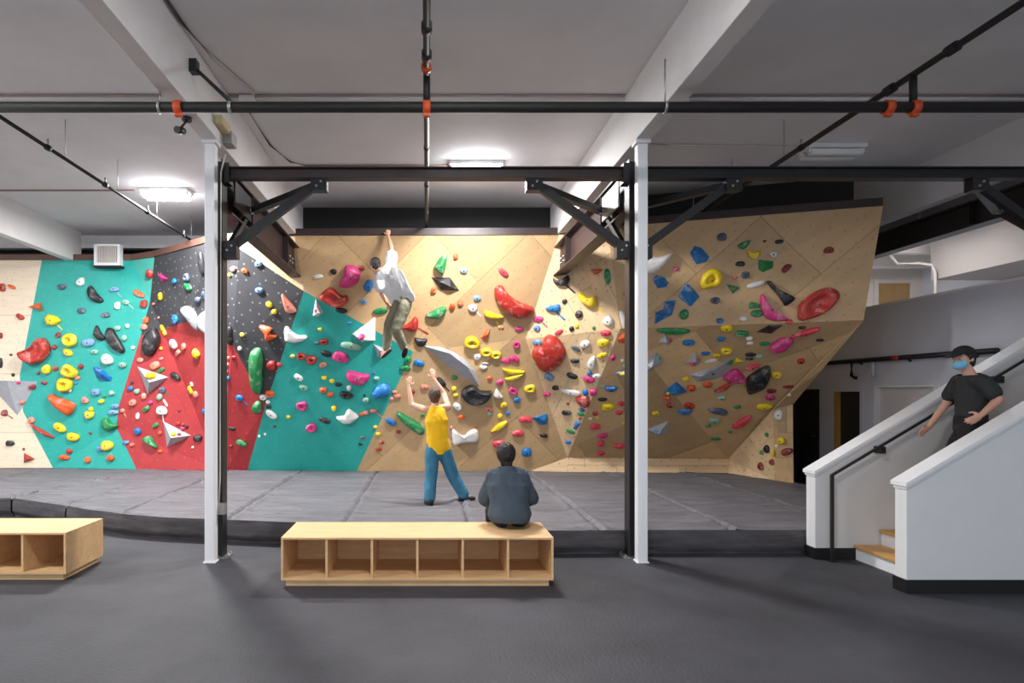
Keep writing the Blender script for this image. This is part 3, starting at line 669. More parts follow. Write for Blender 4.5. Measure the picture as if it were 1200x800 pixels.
def small(px, py, w, h, c, ang=0, kind='d', tape=None, desc=None):
    """a hold given by its centre and size in photo pixels; its place is where the ray meets the wall"""
    r = hit(px, py)
    if r is None: return
    p, n, face = r; s = p.y/F; a = math.radians(ang); rg = random.Random(int(px*31+py*17)); hh = min(max(.42*min(w, h)*s, .018), .16)
    w, h = w*s, h*s; lp = []; e = rg.uniform(.7, 1.05); n1, n2, ph, p2 = rg.uniform(.02, .14), rg.uniform(0, .08), rg.uniform(0, 6.3), rg.uniform(0, 6.3)
    if min(w, h) < .1: N_ = 14
    else: N_ = 22
    for k in range(N_):
        t = 2*math.pi*k/N_; cx, sy = math.cos(t), math.sin(t)
        x = math.copysign(abs(cx)**e, cx)*w/2; y = math.copysign(abs(sy)**e, sy)*h/2; m = 1+n1*math.cos(2*t+ph)*.5+n2*math.cos(3*t+p2)
        if kind == 'c': y += .9*h*(x/w*2)**2*.35-.1*h           # crescent: ends bent up
        if kind == 't': m *= 1.05 if k % (N_//3) == 0 else .86   # three-cornered
        x, y = x*m, y*m
        lp.append(Vector((x*math.cos(a)+y*math.sin(a), -x*math.sin(a)+y*math.cos(a))))
    prof = {'o': RING, 's': SCOOP}.get(kind, DOME)
    vs, fs, cc = hold_mesh('h', lp, hh*(1.15 if kind == 'o' else 1), prof, hh*rg.uniform(0, .35), px)
    bolt = (cc.x, cc.y-hh*.15, hh*prof[-1][1]) if min(w, h) > .085 else None
    if kind == 'o': bolt = (cc.x, cc.y-hh*.15, hh*.5)
    if tape is not None: tape = (tape, .15, .022)
    shape = {'o': 'ring pocket', 'c': 'curved', 't': 'three-cornered', 's': 'scooped'}.get(kind) or ('long' if max(w, h) > 1.75*min(w, h) else 'rounded')
    return finish_hold(px, py, p, n, face, vs, fs, c, True, 'hold', desc, max(w, h)/s, bolt, tape), shape
def to_plane(pts, p, n, lift):
    u = Vector((0, 0, 1)).cross(n).normalized(); v = n.cross(u).normalized(); out = []
    q = p+n*lift
    for x, y in pts:
        d = W(x, y, 1)-EYE; t = (q-EYE).dot(n)/d.dot(n); g = EYE+d*t-p
        out.append(Vector((g.dot(u), g.dot(v))))
    return out
def traced(pts, c, hgt, desc, prof=DOME, tape=None, face_px=None):
    """a hold with its own outline (photo pixels, laid on the wall) raised to a rounded body"""
    cx = sum(a for a, b in pts)/len(pts); cy = sum(b for a, b in pts)/len(pts); r = hit(*(face_px or (cx, cy)))
    if r is None: return
    p, n, face = r
    if face_px: p = EYE+(W(cx, cy, 1)-EYE)*((p-EYE).dot(n)/(W(cx, cy, 1)-EYE).dot(n))
    lp = smooth_loop(to_plane(pts, p, n, hgt*.3)); vs, fs, cc = hold_mesh('h', lp, hgt, prof, hgt*.12, cx)
    sz = max(max(a for a, b in pts)-min(a for a, b in pts), max(b for a, b in pts)-min(b for a, b in pts))
    bolt = (cc.x+.02, cc.y-.02, hgt*prof[-1][1]-.005)
    return finish_hold(cx, cy, p, n, face, vs, fs, c, True, 'hold', desc, sz, bolt, (tape, .22, .03) if tape is not None else None)
def faceted(pts, apex, c, hgt, desc, cat='hold', face_px=None):
    """a flat-sided hold or volume: outline in photo pixels, one or two apex points lifted off the wall"""
    cx = sum(a for a, b in pts)/len(pts); cy = sum(b for a, b in pts)/len(pts); r = hit(*(face_px or (cx, cy)))
    if r is None: return
    p, n, face = r
    lp = to_plane(pts, p, n, 0); k = len(lp)
    vs = [(q.x, q.y, -.004) for q in lp]; fs = [tuple(range(k))[::-1]]
    if isinstance(apex[0], (int, float)): apex = [apex]
    ap = [to_plane([a], p, n, hgt)[0] for a in apex]
    for q in ap: vs.append((q.x, q.y, hgt))
    if len(ap) == 1:
        for i in range(k): fs.append((i, (i+1) % k, k))
    else:
        own = [min(range(len(ap)), key=lambda j: (ap[j]-(lp[i]+lp[(i+1) % k])/2).length) for i in range(k)]
        for i in range(k):
            j = (i+1) % k; fs.append((i, j, k+own[i]))
            if own[i] != own[j]: fs.append((j, k+own[j], k+own[i]))
    sz = max(max(a for a, b in pts)-min(a for a, b in pts), max(b for a, b in pts)-min(b for a, b in pts))
    return finish_hold(cx, cy, p, n, face, vs, fs, c, False, cat, desc, sz)
def g8(x0, y0, s, *pts): return [(x0+a/s, y0+b/s) for a, b in pts]
# ---- volumes first, so that small holds can sit on them
VOLS = [
 (g8(0, 380, 8, (-180, 520), (365, 535), (165, 860), (20, 700)), (8, 446), 'S', .22, 'large flat grey triangular volume across the white plywood edge'),
 ([(160.6, 429), (198, 441.5), (173, 462)], (174.7, 448), 'S', .22, 'grey pyramid volume carrying a yellow pocket'),
 ([(191, 493), (224, 510), (195.6, 524)], (200, 513), 'S', .2, 'grey pyramid volume with a small yellow hold near the red panel foot'),
 (g8(490, 360, 8, (30, 358), (200, 368), (330, 415), (440, 485), (540, 600), (575, 740), (430, 660), (300, 570), (150, 440)), [(527, 414), (548, 430)], 'S', .2, 'big curved grey volume like a shark fin'),
 (g8(610, 370, 8, (870, 540), (930, 503), (1090, 495), (1100, 600), (980, 585)), (735, 437), 'S', .14, 'grey wedge volume beside the orange block'),
 ([(779, 390.6), (771.5, 401), (783, 405), (786, 400)], (782, 401), 'S', .14, 'small grey spike volume under the long green leaf'),
 ([(769, 412.5), (750, 426), (753, 438), (763, 434), (778, 424)], (764, 430), 'S', .2, 'grey pyramid volume with a mint hold on its side'),
 ([(815, 412.5), (802, 425), (816, 429), (822, 424)], (815.5, 424), 'S', .17, 'grey spike volume with two coral chips'),
 (g8(740, 380, 4.444, (298, 262), (420, 222), (545, 163), (520, 215), (500, 258), (440, 288), (345, 300)), [(822, 441), (846, 428)], 'S', .13, 'long grey shard volume on the overhang'),
 ([(784, 492.5), (758, 503), (770, 511), (783, 508)], (772, 508), 'S', .17, 'grey wedge volume with a blue chip low on the overhang'),
 ([(440, 370.6), (412.5, 391), (424, 400.6), (440, 399)], (425.5, 398), 'W', .2, 'white and pink cone volume behind the climber'),
 ([(437.5, 403), (459, 411), (443, 419)], (445, 411), 'S', .14, 'grey pyramid volume under the climber'),
 ([(370, 349), (379, 366), (373, 371), (366.5, 370)], (371.5, 367), 'W', .16, 'slim white cone volume in the teal corner'),
 ([(773, 460.6), (793, 447), (806, 459), (795, 464)], (793.5, 461), 'B', .2, 'blue pyramid volume on the overhang'),
]
for pts, ap, c, hg, ds in VOLS:
    ob = faceted(pts, ap, c, hg, ds, 'volume', face_px=(40, 420) if pts[0][0] < 0 else ((560, 440) if 'shark' in ds else None))
    if ob:
        mw = ob.matrix_world; vv = [mw @ v.co for v in ob.data.vertices]
        for f in ob.data.polygons:
            if f.index == 0: continue
            ii = list(f.vertices)
            for k in range(1, len(ii)-1): TRI.append([vv[ii[0]], vv[ii[k]], vv[ii[k+1]]]); FID.append('volume')
VB = BVHTree.FromPolygons([v for t3 in TRI for v in t3], [(3*i, 3*i+1, 3*i+2) for i in range(len(TRI))])
BVH = VB

# ---- large holds with an outline of their own
T = traced
T(g8(0, 380, 8, (175, 275), (200, 250), (270, 225), (330, 180), (360, 130), (400, 125), (440, 160), (462, 230), (450, 280), (400, 340), (330, 368), (260, 360), (200, 320)), 'R', .2, 'big red kidney-shaped hold', SCOOP)
T(g8(0, 460, 8, (450, 40), (480, 12), (530, 35), (690, 95), (695, 150), (650, 208), (600, 190), (520, 130)), 'O', .16, 'large orange wedge hold with chalk')
T(g8(0, 460, 8, (265, 280), (330, 310), (430, 365), (515, 420), (450, 410), (350, 360)), 'R', .06, 'thin red blade hold')
T(g8(0, 460, 8, (950, 260), (1000, 225), (1035, 280), (1100, 295), (1090, 325), (1000, 355), (960, 320)), 'G', .12, 'dull green three-armed hold at the red panel edge')
T(g8(120, 290, 8, (735, 575), (790, 550), (860, 600), (905, 700), (905, 780), (850, 730), (790, 650)), 'S', .12, 'pale grey petal hold')
T(g8(120, 290, 8, (890, 680), (930, 610), (985, 600), (1000, 800), (950, 790), (900, 720)), 'S', .12, 'second pale grey petal hold behind the white post')
T(g8(120, 380, 8, (435, 50), (480, 25), (520, 80), (535, 150), (500, 240), (440, 300), (395, 280), (370, 210), (390, 120)), 'K', .16, 'big black teardrop hold')
T(g8(120, 460, 8, (378, 435), (440, 400), (480, 450), (510, 515), (440, 490)), 'G', .12, 'green fin hold low on the red panel')
T(g8(250, 350, 8, (640, -30), (665, -30), (775, 105), (720, 135), (680, 110)), 'F', .1, 'salmon wedge hold near the teal corner')
T(g8(250, 350, 8, (115, 320), (150, 255), (172, 300), (165, 430), (130, 400)), 'K', .08, 'tall dark drop hold beside the steel column')
T(g8(250, 350, 8, (430, 250), (545, 275), (520, 325), (595, 350), (500, 400), (480, 330)), 'O', .1, 'orange zigzag hold')
T(g8(250, 350, 8, (665, 280), (695, 262), (740, 310), (800, 345), (860, 345), (878, 365), (830, 395), (760, 408), (690, 395), (668, 380)), 'W', .11, 'white hook-shaped hold')
T([(294, 411), (305.5, 411), (306.5, 440), (305, 459), (300, 460.5), (295, 450), (292.5, 433)], 'G', .2, 'tall bright green pinch hold')
T(g8(250, 440, 8, (360, 300), (400, 240), (450, 250), (440, 340), (390, 350)), 'G', .1, 'green and white chalked hold under the tall pinch')
T(g8(370, 260, 8, (218, 575), (265, 480), (280, 415), (350, 410), (400, 450), (420, 500), (390, 570), (330, 605), (250, 610)), 'P', .17, 'big pink sloper hold')
T(g8(370, 260, 8, (35, 690), (120, 618), (180, 640), (240, 690), (290, 690), (300, 740), (240, 785), (150, 780), (60, 730)), 'R', .16, 'large red slab hold below the pink sloper', SCOOP)
T(g8(370, 350, 8, (800, 262), (880, 225), (930, 170), (960, 200), (960, 260), (935, 300), (860, 290)), 'R', .14, 'red drop-shaped hold beside the climber', tape=30)
T(g8(370, 440, 8, (530, 150), (580, 90), (660, 80), (700, 120), (690, 170), (620, 190), (555, 215), (530, 170)), 'B', .16, 'large blue sloper hold on the teal corner')
T(g8(370, 440, 8, (192, 390), (220, 380), (265, 375), (290, 330), (320, 318), (395, 375), (390, 400), (330, 440), (270, 445), (230, 425)), 'W', .13, 'white wing-shaped hold')
T(g8(370, 440, 8, (760, 370), (775, 340), (820, 365), (1000, 470), (1015, 545), (960, 540), (850, 460)), 'G', .12, 'long green slanting hold beside the yellow tank top')
T(g8(490, 270, 8, (155, 330), (215, 245), (275, 228), (240, 400), (190, 390), (155, 350)), 'G', .12, 'green horn hold high on the plywood')
faceted(g8(490, 270, 8, (122, 437), (300, 440), (390, 565), (215, 560)), [(516, 330), (528, 336)], 'K', .11, 'black diamond-shaped faceted hold')
T(g8(490, 360, 8, (80, 65), (230, -5), (265, 10), (245, 65), (190, 100), (95, 95)), 'G', .1, 'green half-moon hold under the black diamond')
T([(579.4, 341), (582.5, 336), (589, 335), (596, 345), (609, 354), (625, 360.6), (624, 366), (619, 370.5), (610, 373), (600, 370), (590, 362.5), (582, 353)], 'R', .17, 'big red banana-shaped hold')
T(g8(490, 360, 8, (622, 40), (650, 30), (720, 60), (795, 80), (785, 100), (700, 105), (630, 80)), 'Y', .09, 'yellow bar hold below the red banana', tape=60)
faceted(g8(490, 360, 8, (575, 285), (660, 195), (680, 200), (640, 300), (600, 305)), (571, 392), 'O', .1, 'orange-red faceted wedge hold')
T(g8(490, 360, 8, (792, 575), (850, 580), (985, 595), (985, 610), (860, 625)), 'Y', .08, 'upper yellow rail of a stacked pair')
T(g8(490, 360, 8, (820, 660), (900, 632), (990, 612), (960, 655), (880, 685), (825, 680)), 'Y', .08, 'lower yellow rail of a stacked pair')
T(g8(490, 450, 8, (402, 85), (440, 35), (500, 12), (550, 30), (590, 65), (690, 70), (680, 110), (630, 165), (540, 188), (460, 165), (420, 130)), 'K', .15, 'big black bean-shaped hold', SCOOP)
T(g8(490, 450, 8, (710, 95), (735, 45), (765, 80), (795, 120), (750, 128), (715, 115)), 'W', .08, 'small white tooth hold')
T(g8(490, 450, 8, (685, 435), (760, 365), (835, 345), (820, 385), (760, 430), (700, 445)), 'Y', .07, 'yellow crescent hold above the seated person')
T(g8(490, 450, 8, (318, 440), (345, 430), (400, 475), (440, 480), (490, 435), (555, 430), (560, 530), (470, 540), (390, 550), (330, 565)), 'W', .11, 'big white bone-shaped hold')
T(g8(610, 280, 8, (302, 365), (340, 385), (400, 375), (440, 335), (458, 380), (430, 430), (370, 438), (320, 415)), 'K', .1, 'dark grey smile-shaped hold under the I-beam end', tape=45)
T(g8(610, 280, 8, (662, 285), (760, 282), (740, 315), (705, 333), (675, 310)), 'O', .07, 'orange half-round hold in the beam shadow')
T(g8(610, 280, 8, (240, 640), (355, 610), (365, 670), (290, 678), (245, 655)), 'B', .08, 'blue wedge hold with a tape tail', tape=45)
T(g8(610, 280, 8, (545, 500), (600, 520), (640, 545), (700, 535), (710, 600), (670, 640), (600, 610), (550, 560)), 'Y', .12, 'bright yellow lumpy hold with a tape tail', tape=42)
T(g8(610, 280, 8, (925, 690), (960, 675), (1035, 790), (1022, 832), (960, 832)), 'W', .1, 'white upright block hold beside the steel column')
T(g8(610, 370, 8, (106, 352), (125, 300), (170, 280), (215, 292), (262, 305), (235, 268), (214, 225), (240, 192), (300, 198), (360, 240), (410, 320), (415, 380), (370, 460), (290, 515), (220, 515), (170, 470), (130, 400)), 'R', .22, 'big red heart-shaped hold')
faceted(g8(610, 370, 8, (905, 230), (950, 165), (1060, 140), (1080, 262), (920, 262)), (738, 393), 'O', .1, 'orange block hold half behind the steel column')
T(g8(610, 460, 8, (520, 50), (610, 30), (645, 70), (640, 125), (600, 135), (550, 105)), 'R', .09, 'red and white chalked hold at the rib edge')
faceted(g8(610, 460, 8, (520, 262), (572, 285), (520, 355), (488, 335)), (677, 497), 'B', .07, 'blue block hold near the rib tip')
faceted(g8(610, 460, 8, (105, 235), (250, 195), (262, 240), (245, 300), (180, 305), (140, 265)), [(630, 489), (638, 493)], 'B', .1, 'big blue faceted jug above the seated person')
faceted(g8(610, 460, 8, (940, 285), (1040, 245), (1048, 300), (1010, 330)), (736, 496), 'Y', .07, 'yellow triangular hold beside the steel column')
T(g8(750, 250, 8, (20, 400), (180, 405), (300, 370), (280, 430), (200, 510), (130, 560), (40, 540)), 'W', .13, 'big white fin hold beside the white post')
faceted(g8(750, 250, 8, (110, 620), (150, 572), (235, 600), (272, 650), (250, 690), (165, 705)), (774, 330), 'B', .1, 'blue faceted hold below the white fin')
faceted(g8(750, 250, 8, (465, 370), (510, 300), (580, 320), (655, 410), (630, 455), (530, 482), (490, 420)), (819, 298), 'B', .13, 'blue faceted hold highest on the plywood')
T(g8(750, 250, 8, (918, 300), (960, 270), (1030, 248), (1020, 290), (970, 335)), 'G', .07, 'dark green drop hold near the top edge')
T(g8(750, 250, 8, (565, 640), (590, 580), (650, 525), (710, 515), (760, 550), (775, 610), (740, 670), (660, 690), (600, 705), (570, 680)), 'Y', .15, 'big yellow pocket hold', RING)
T(g8(750, 250, 8, (1005, 340), (1060, 360), (1130, 345), (1110, 410), (1060, 430), (1020, 400)), 'Y', .07, 'yellow saddle hold beside the green cup')
faceted(g8(750, 250, 8, (808, 660), (945, 695), (870, 755)), (858, 337), 'G', .07, 'green triangular hold below the yellow pocket')
faceted(g8(740, 240, 5, (738, 315), (835, 330), (830, 370), (770, 398), (742, 380)), (897, 309), 'G', .09, 'green cup-shaped faceted hold')
T(g8(740, 240, 5, (795, 455), (815, 445), (860, 490), (920, 520), (960, 548), (905, 590), (880, 560), (850, 520)), 'K', .1, 'black flared bar hold')
T(g8(740, 240, 5, (755, 545), (770, 520), (800, 570), (830, 615), (880, 640), (920, 670), (850, 680), (790, 660), (760, 605)), 'P', .12, 'magenta crescent hold')
faceted(g8(740, 240, 5, (270, 535), (320, 460), (345, 468), (405, 540), (345, 610)), (810, 346), 'B', .14, 'big blue diamond hold')
faceted(g8(740, 240, 5, (135, 700), (140, 630), (185, 610), (192, 560), (265, 552), (238, 645)), [(772, 370), (784, 360)], 'B', .12, 'blue lightning-shaped faceted hold')
T(g8(900, 230, 4.706, (165, 640), (180, 590), (250, 530), (330, 500), (385, 520), (390, 560), (340, 620), (270, 660), (180, 682)), 'R', .17, 'big dark red oval hold near the free wall end', SCOOP)
faceted(g8(740, 380, 4.444, (520, 215), (545, 172), (592, 195)), (862, 424), 'Y', .07, 'yellow triangular hold at the shard tip')
T(g8(740, 380, 4.444, (478, 275), (540, 235), (580, 265), (600, 295), (530, 300)), 'P', .1, 'hot pink block hold beside the shard')
T(g8(740, 380, 4.444, (600, 290), (640, 255), (710, 220), (725, 260), (700, 320), (650, 350), (605, 355)), 'K', .13, 'big black rock-like hold on the overhang')
T(g8(740, 380, 4.444, (720, 120), (780, 75), (845, 80), (800, 130), (740, 145)), 'P', .1, 'pink slanting block hold on the overhang')
faceted(g8(860, 340, 8, (205, 395), (330, 325), (470, 325), (350, 410)), [(898, 386), (906, 385)], 'K', .08, 'flat black diamond hold under the magenta crescent')
T(g8(860, 340, 8, (545, 430), (620, 390), (800, 350), (770, 385), (690, 410), (560, 440)), 'C', .06, 'long coral rail hold under the dark red oval')
T(g8(750, 430, 8, (695, 230), (760, 185), (850, 145), (830, 190), (780, 215)), 'R', .06, 'long red slanting hold under the grey shard')
T(g8(840, 420, 8, (145, 635), (230, 570), (310, 535), (320, 560), (250, 630), (180, 655)), 'C', .07, 'long coral slanting hold beside the corner wedge')
faceted(g8(0, 380, 8, (865, 400), (930, 395), (1055, 500), (1045, 535), (950, 540), (900, 500)), (119, 438), 'B', .13, 'blue faceted hold on the teal panel')
faceted(g8(0, 290, 8, (258, 555), (385, 510), (398, 600)), (46, 361), 'O', .12, 'orange-red pyramid hold on the teal edge')
faceted(g8(0, 460, 8, (222, 560), (330, 620), (220, 660)), (32, 538), 'R', .1, 'red pyramid hold low on the white plywood')
faceted([(184, 321), (188, 320), (197, 327), (191, 332), (188, 330)], (190, 326), 'P', .1, 'pink chipped pyramid hold on the charcoal panel')
faceted(g8(830, 470, 8, (575, 500), (615, 440), (625, 520), (600, 530)), (907, 532), 'Y', .05, 'yellow triangular hold on the corner wedge')

# ---- all other holds: centre x, centre y, width, height (photo pixels), colour, angle, kind, tape
S_ = small
CAT = [
 (2.5,336.5,9,9,'R',0,'o'),(14,336,10,4,'O',25),(24,371,10,6,'R',35),(62,375,19,14,'Y',0,'t',45),(73,336,10,7,'N'),(95,330,11,9,'W',-60),(111,346,24,11,'K',50,'c'),
 (134,339,12,6,'L',0,'d',45),(96,364,9,7,'N'),(124,369,11,6,'N'),(138,358,7,9,'W'),(1,393,5,7,'M'),(1,425,5,12,'K'),(13,415.6,4,3,'M'),(15.6,439,4,4,'K'),
 (68.5,392.5,7,6,'M',-20),(64,406.5,6,6,'M'),(83,398,17,15,'Y',0,'o'),(80,413,13,8,'Y',30),(55,432.5,11,11,'Y'),(65.5,431.6,6,6,'R'),(45,437,4,4,'M'),(82,435,19,14,'Y',30,'o'),
 (95,429,6,6,'M'),(91,442.5,6,5,'F'),(77,450,18,15,'Y',0,'o'),(82,457,4,5,'W'),(89,449,4,3,'B'),(52,448,7,5,'M'),(21.5,448,4,4,'P'),(38,453,8,6,'M'),(26,471,6,5,'F'),
 (104,401.5,15,9,'L'),(111,412,10,5,'Q'),(126,421,15,12,'W',30),(112.5,459,10,8,'L'),(131,460.6,7,6,'Q'),(122.5,464,5,3,'G'),(119,470,7,5,'Y'),(100,468.5,9,7,'F',30),
 (116,391,19,9,'K',55,'c'),(134.7,399,36,13,'K',58,'c'),(5.6,483.5,8,7,'M',0,'d',35),(37,492,9,7,'F'),(12,519,11,7,'K',0,'t'),(28,526,3,3,'M'),(70.5,500.6,17,9,'Y',32),(86,511.5,16,9,'Y',10),
 (81.5,528.5,7,6,'R'),(75.6,535.6,13,6,'O'),(103,538.5,8,7,'O'),(130,536.5,9,8,'O'),(126,522,15,12,'Y'),(117.5,525.6,9,6,'B',20),(106,507,4,3,'M'),(105,485.6,11,9,'Y'),(107,479,5,5,'Y'),
 (135,476,10,6,'L'),(133,483,12,6,'L'),(138,384,8,6,'Q'),(149.6,381.6,5,5,'W'),(148,354,9,6,'Q',10,'d',40),(163,344,15,7,'O',25),(176,320.6,10,11,'R'),(169,355.6,9,9,'R'),
 (205,329,7,6,'B'),(220,325,9,9,'N',0,'o'),(221,335.6,16,8,'G',28),(188.5,347,7,9,'Y'),(232,351,8,7,'N'),(237,308,10,28,'K'),(239,346,6,10,'N'),(180,356,6,3,'F'),(186,372,4,3,'F'),
 (171.5,375,8,8,'O'),(169.4,383,8,8,'F'),(206,374,10,12,'B'),(192,387,15,6,'Y',60),(146,395.6,7,7,'Q'),(156,407,5,4,'W'),(144,427.5,9,7,'Q'),(204,403,13,10,'W',40),(216,405.6,7,8,'F'),
 (209,413,10,6,'F',-30),(230.6,414,12,10,'Y',50),(189,408,4,4,'Y'),(165,421.5,8,6,'F'),(182,428,12,9,'F',-20),(189,433.5,10,5,'G',-30),(189,420,6,3,'F'),(177,441,11,10,'Y',0,'o'),(206,440.6,15,7,'K',30),
 (155,448.5,4,3,'K'),(153,455,7,6,'B'),(161,458.5,7,6,'Q'),(169,464,6,8,'F'),(156,471.5,9,8,'F'),(190.6,456.5,10,6,'N',25,'d',40),(187.5,465,7,8,'Q'),(194,472,10,3,'W',55),(176.5,471,6,5,'P'),
 (223.5,456.5,10,6,'Y',60),(225,450,6,4,'W',60),(230,462,8,8,'F'),(171.5,479,10,6,'G',-30),(161.6,487.5,5,8,'W'),(190,481,14,10,'W',0,'d',80),(144,481,6,5,'F',0,'d',60),(182.5,498,8,5,'G',-30),(161.6,505,9,8,'B'),
 (148,518,8,5,'B'),(155,521,6,4,'O'),(188,507,5,5,'O'),(188,528.5,6,4,'O'),(203.5,509,6,6,'Y'),(210,509,4,4,'M'),(232,513,11,8,'K'),(209,495.6,6,5,'R'),(214,497.5,6,4,'M'),(219,500,4,4,'K'),(214,501.5,5,4,'P'),
 (226,524,3,3,'W'),(210,480.6,4,3,'M'),(239,481.5,5,6,'B'),(303,309,9,7,'L'),(274,315,8,7,'F'),(287,317,9,6,'O',25),(269.6,322,5,5,'Y'),(304,340,10,7,'L'),(315.6,356.5,8,7,'Y',30),(373,324,11,5,'W',-10),
 (321.5,365,7,6,'Y'),(284,392,6,5,'Y'),(375,385.6,5,4,'Y'),(380,400,9,7,'R',0,'o'),(372,402,7,4,'N'),(382.5,414,12,7,'K',15),(353,417,10,8,'R',0,'o'),(365,421,13,11,'R',0,'o'),(378.5,427,10,6,'F',-15),(343,417,6,4,'Y'),
 (281,408,5,5,'W'),(274,419,5,5,'M'),(268,419,4,4,'F'),(267,427,5,4,'F'),(266,435.6,5,5,'B'),(267,443,7,6,'B'),(318,428,11,11,'R'),(327.5,427,6,6,'R'),(324,435,3,3,'R'),(350,442,11,7,'W',40),
 (316,461,11,8,'O'),(309,465,9,7,'W'),(314,470.6,5,5,'W'),(315,476,6,5,'K'),(281,466,9,7,'B',0,'d',45),(318,485,15,8,'W',40),(283,519,13,8,'G',25),(272,502,10,4,'K',10),(270.6,522.5,5,4,'M'),
 (310.6,508.5,3,3,'W'),(304,511,3,3,'W'),(321.6,499,4,2.5,'K'),(338,488,5,4,'Y'),(356,454,11,6,'Q',25),(354,475,12,11,'P',0,'s'),(365,500.6,13,10,'P',-30,'s'),(380.6,492,14,6,'K',20),(379,456.5,9,7,'O'),(387,462,8,6,'O'),
 (391,318,8,6,'K'),(424,314,7,6,'M'),(432,334.6,15,10,'B',-60),(426,353,9,6,'L'),(400,363.5,15,6,'K',12),(446,364,20,7,'G',-12),(410,378.5,5,3,'B'),(412,405,25,9,'Q',12),(493,400,16,9,'K',5,'c'),
 (399,418,19,13,'P',20),(419,442,27,15,'P',15,'c'),(478,421,8,9,'G'),(475,430.6,13,7,'G'),(490.6,425,14,9,'B',15,'t'),(441.5,443,6,5,'Q'),(438,436.5,4,3,'B'),(380,442.5,7,5,'Y'),(389,446,6,5,'Y'),
 (396.5,450,8,5,'K'),(409,454,6,6,'W'),(405.6,462.5,16,9,'K',10,'o'),(429,468.5,8,6,'Q'),(427,463,3,3,'K'),(462.5,459,6,4,'F'),(466,464,9,5,'F'),(459,467,5,4,'F'),(391.5,478,6,7,'Y'),(424,485,6,4,'O'),
 (429,483,7,5,'F'),(438,481,9,5,'F',0,'d',40),(458,494,14,7,'B',30),(440,500,5,4,'Y'),(443,508,6,4,'Y'),(467,505.6,6,4,'R'),(425,512.5,5,3,'M'),(447.5,518,6,4,'R'),(444,526,7,4,'R'),(422.5,520,5,3,'K'),
 (484,458.5,5,5,'M'),(497.5,453,10,6,'F'),(534,300.6,6,6,'O'),(543.5,317,9,6,'L'),(508,340,6,8,'O'),(590,319,14,6,'C',35),(559,349,9,6,'L'),(530,359,7,8,'O'),(539.6,355,7,6,'O'),(554,360.6,11,9,'W',-10,'d',45),
 (553,400.6,19,13,'Y',0,'o'),(570,412,13,10,'Y',0,'o'),(581,415,12,9,'Y',0,'o'),(559,417,8,9,'W'),(569,425,8,4,'W'),(566.5,430,9,5,'W'),(587,383,7,4,'F'),(608,385,10,5,'P'),(605,403.5,8,8,'P','0','s'),
 (602,420,13,7,'P',15),(592.5,422.5,12,5,'P',15),(574,443,6,5,'O'),(585.6,447.5,9,6,'P',-30),(621,454.6,12,9,'Y',0,'o'),(532.5,442,8,5,'G'),(517,447.5,14,7,'K',45,'d',50),(532,455,6,6,'Y'),(534,462.5,6,5,'Y'),
 (601,457,11,7,'P',30,'s'),(605.6,468,9,7,'B'),(590,474,8,7,'Y'),(586,487,6,6,'Y'),(595,484,6,4,'B'),(572.5,479,10,6,'F',15),(574,484,5,4,'Q'),(540.6,488.5,8,5,'O'),(557.5,500,3,3,'O'),(529,500.6,4,4,'F'),
 (616,491,15,7,'C'),(607,507,14,8,'C'),(584,519,15,8,'C',-10),(617,529,11,10,'B'),(536,476,12,7,'W',45),(495,486,5,4,'G'),(712,324,19,7,'G',88),(739,322.5,8,7,'N'),(661.6,353,6,6,'K'),(678.5,368,9,9,'K'),
 (631,373.5,13,6,'P',0,'d',45),(733.5,344,7,5,'P'),(737,355.6,8,11,'G'),(713,376,12,12,'W'),(629.6,384.6,8,7,'B'),(655,389,12,5,'C',-25),(670,385,6,6,'K'),(676,381.5,5,5,'Y'),(696,384,4,4,'G'),(710,390,12,7,'C'),
 (630,401,11,7,'L',20),(685.6,402.5,13,8,'W',-20),(675,408,11,5,'N',30),(674,422.5,11,5,'K'),(670.6,440,14,7,'K',20),(651,454,8,6,'K'),(707,401,15,9,'Y',-10),(706,416,13,6,'Y',-20),(693.5,425,18,9,'W',-65),
 (691,437,6,5,'B'),(699,440,10,6,'W'),(690,444,14,8,'P',10),(688,448.5,6,3,'Y'),(643.5,441,12,9,'L',30),(641,461.6,9,6,'P'),(669,459,24,7,'W',12),(686,459,7,7,'B'),(695,459,8,9,'P'),(718.5,419,6,8,'P'),
 (735,428,12,8,'Q'),(729,422,4,4,'W'),(730,438,8,5,'Y'),(716,455,14,8,'B'),(738,454,10,12,'Y',0,'t'),(706,451,6,4,'Q'),(706,467.5,11,5,'K'),(712,475.6,17,9,'Y',-10),(665.6,472.5,4,3,'M'),(664,483,12,6,'K'),
 (682,480,6,5,'B'),(680.6,485,9,4,'G',15),(680,490,4,3,'R'),(668.5,505,11,5,'G',25),(666,517.5,7,5,'B'),(637,510,10,5,'K',15),(697.5,484,7,5,'R'),(700,489,4,2.5,'Y'),(692,490,4,3,'W'),(697,499,13,8,'C'),
 (706,510,12,7,'P'),(704,519,9,8,'C'),(704,530.6,10,6,'C'),(726,522,13,7,'C'),(727.5,472.5,9,6,'C'),(725.6,483,9,6,'C'),(736,478,10,5,'B'),(734.6,507.5,6,5,'Y'),(792,315,6,5,'P'),(846,277.5,10,9,'N'),(424,395,9,8,'P',-40),(370.5,364,5,5,'P'),
 (867.5,309,10,6,'K'),(861,325,6,4,'C'),(873.5,322,9,8,'N'),(886,333,20,6,'W',-15),(906,298,8,7,'W'),(913,283,9,5,'K'),(896,282.6,4,3,'M'),(921.6,314,12,7,'M',-50),(883.6,357.6,13,8,'G',0,'t'),(887,367,13,9,'G'),
 (871,373,9,6,'W'),(843.6,375.6,8,6,'B'),(851.6,383.6,13,9,'Y'),(869,390,14,8,'G',0,'o'),(838,352,10,8,'N',0,'o'),(801.6,368,10,12,'G'),(971,293,10,8,'M'),(789,387,37,8,'G',5),(786,398.5,4,5,'C'),(807,400.6,13,8,'B'),
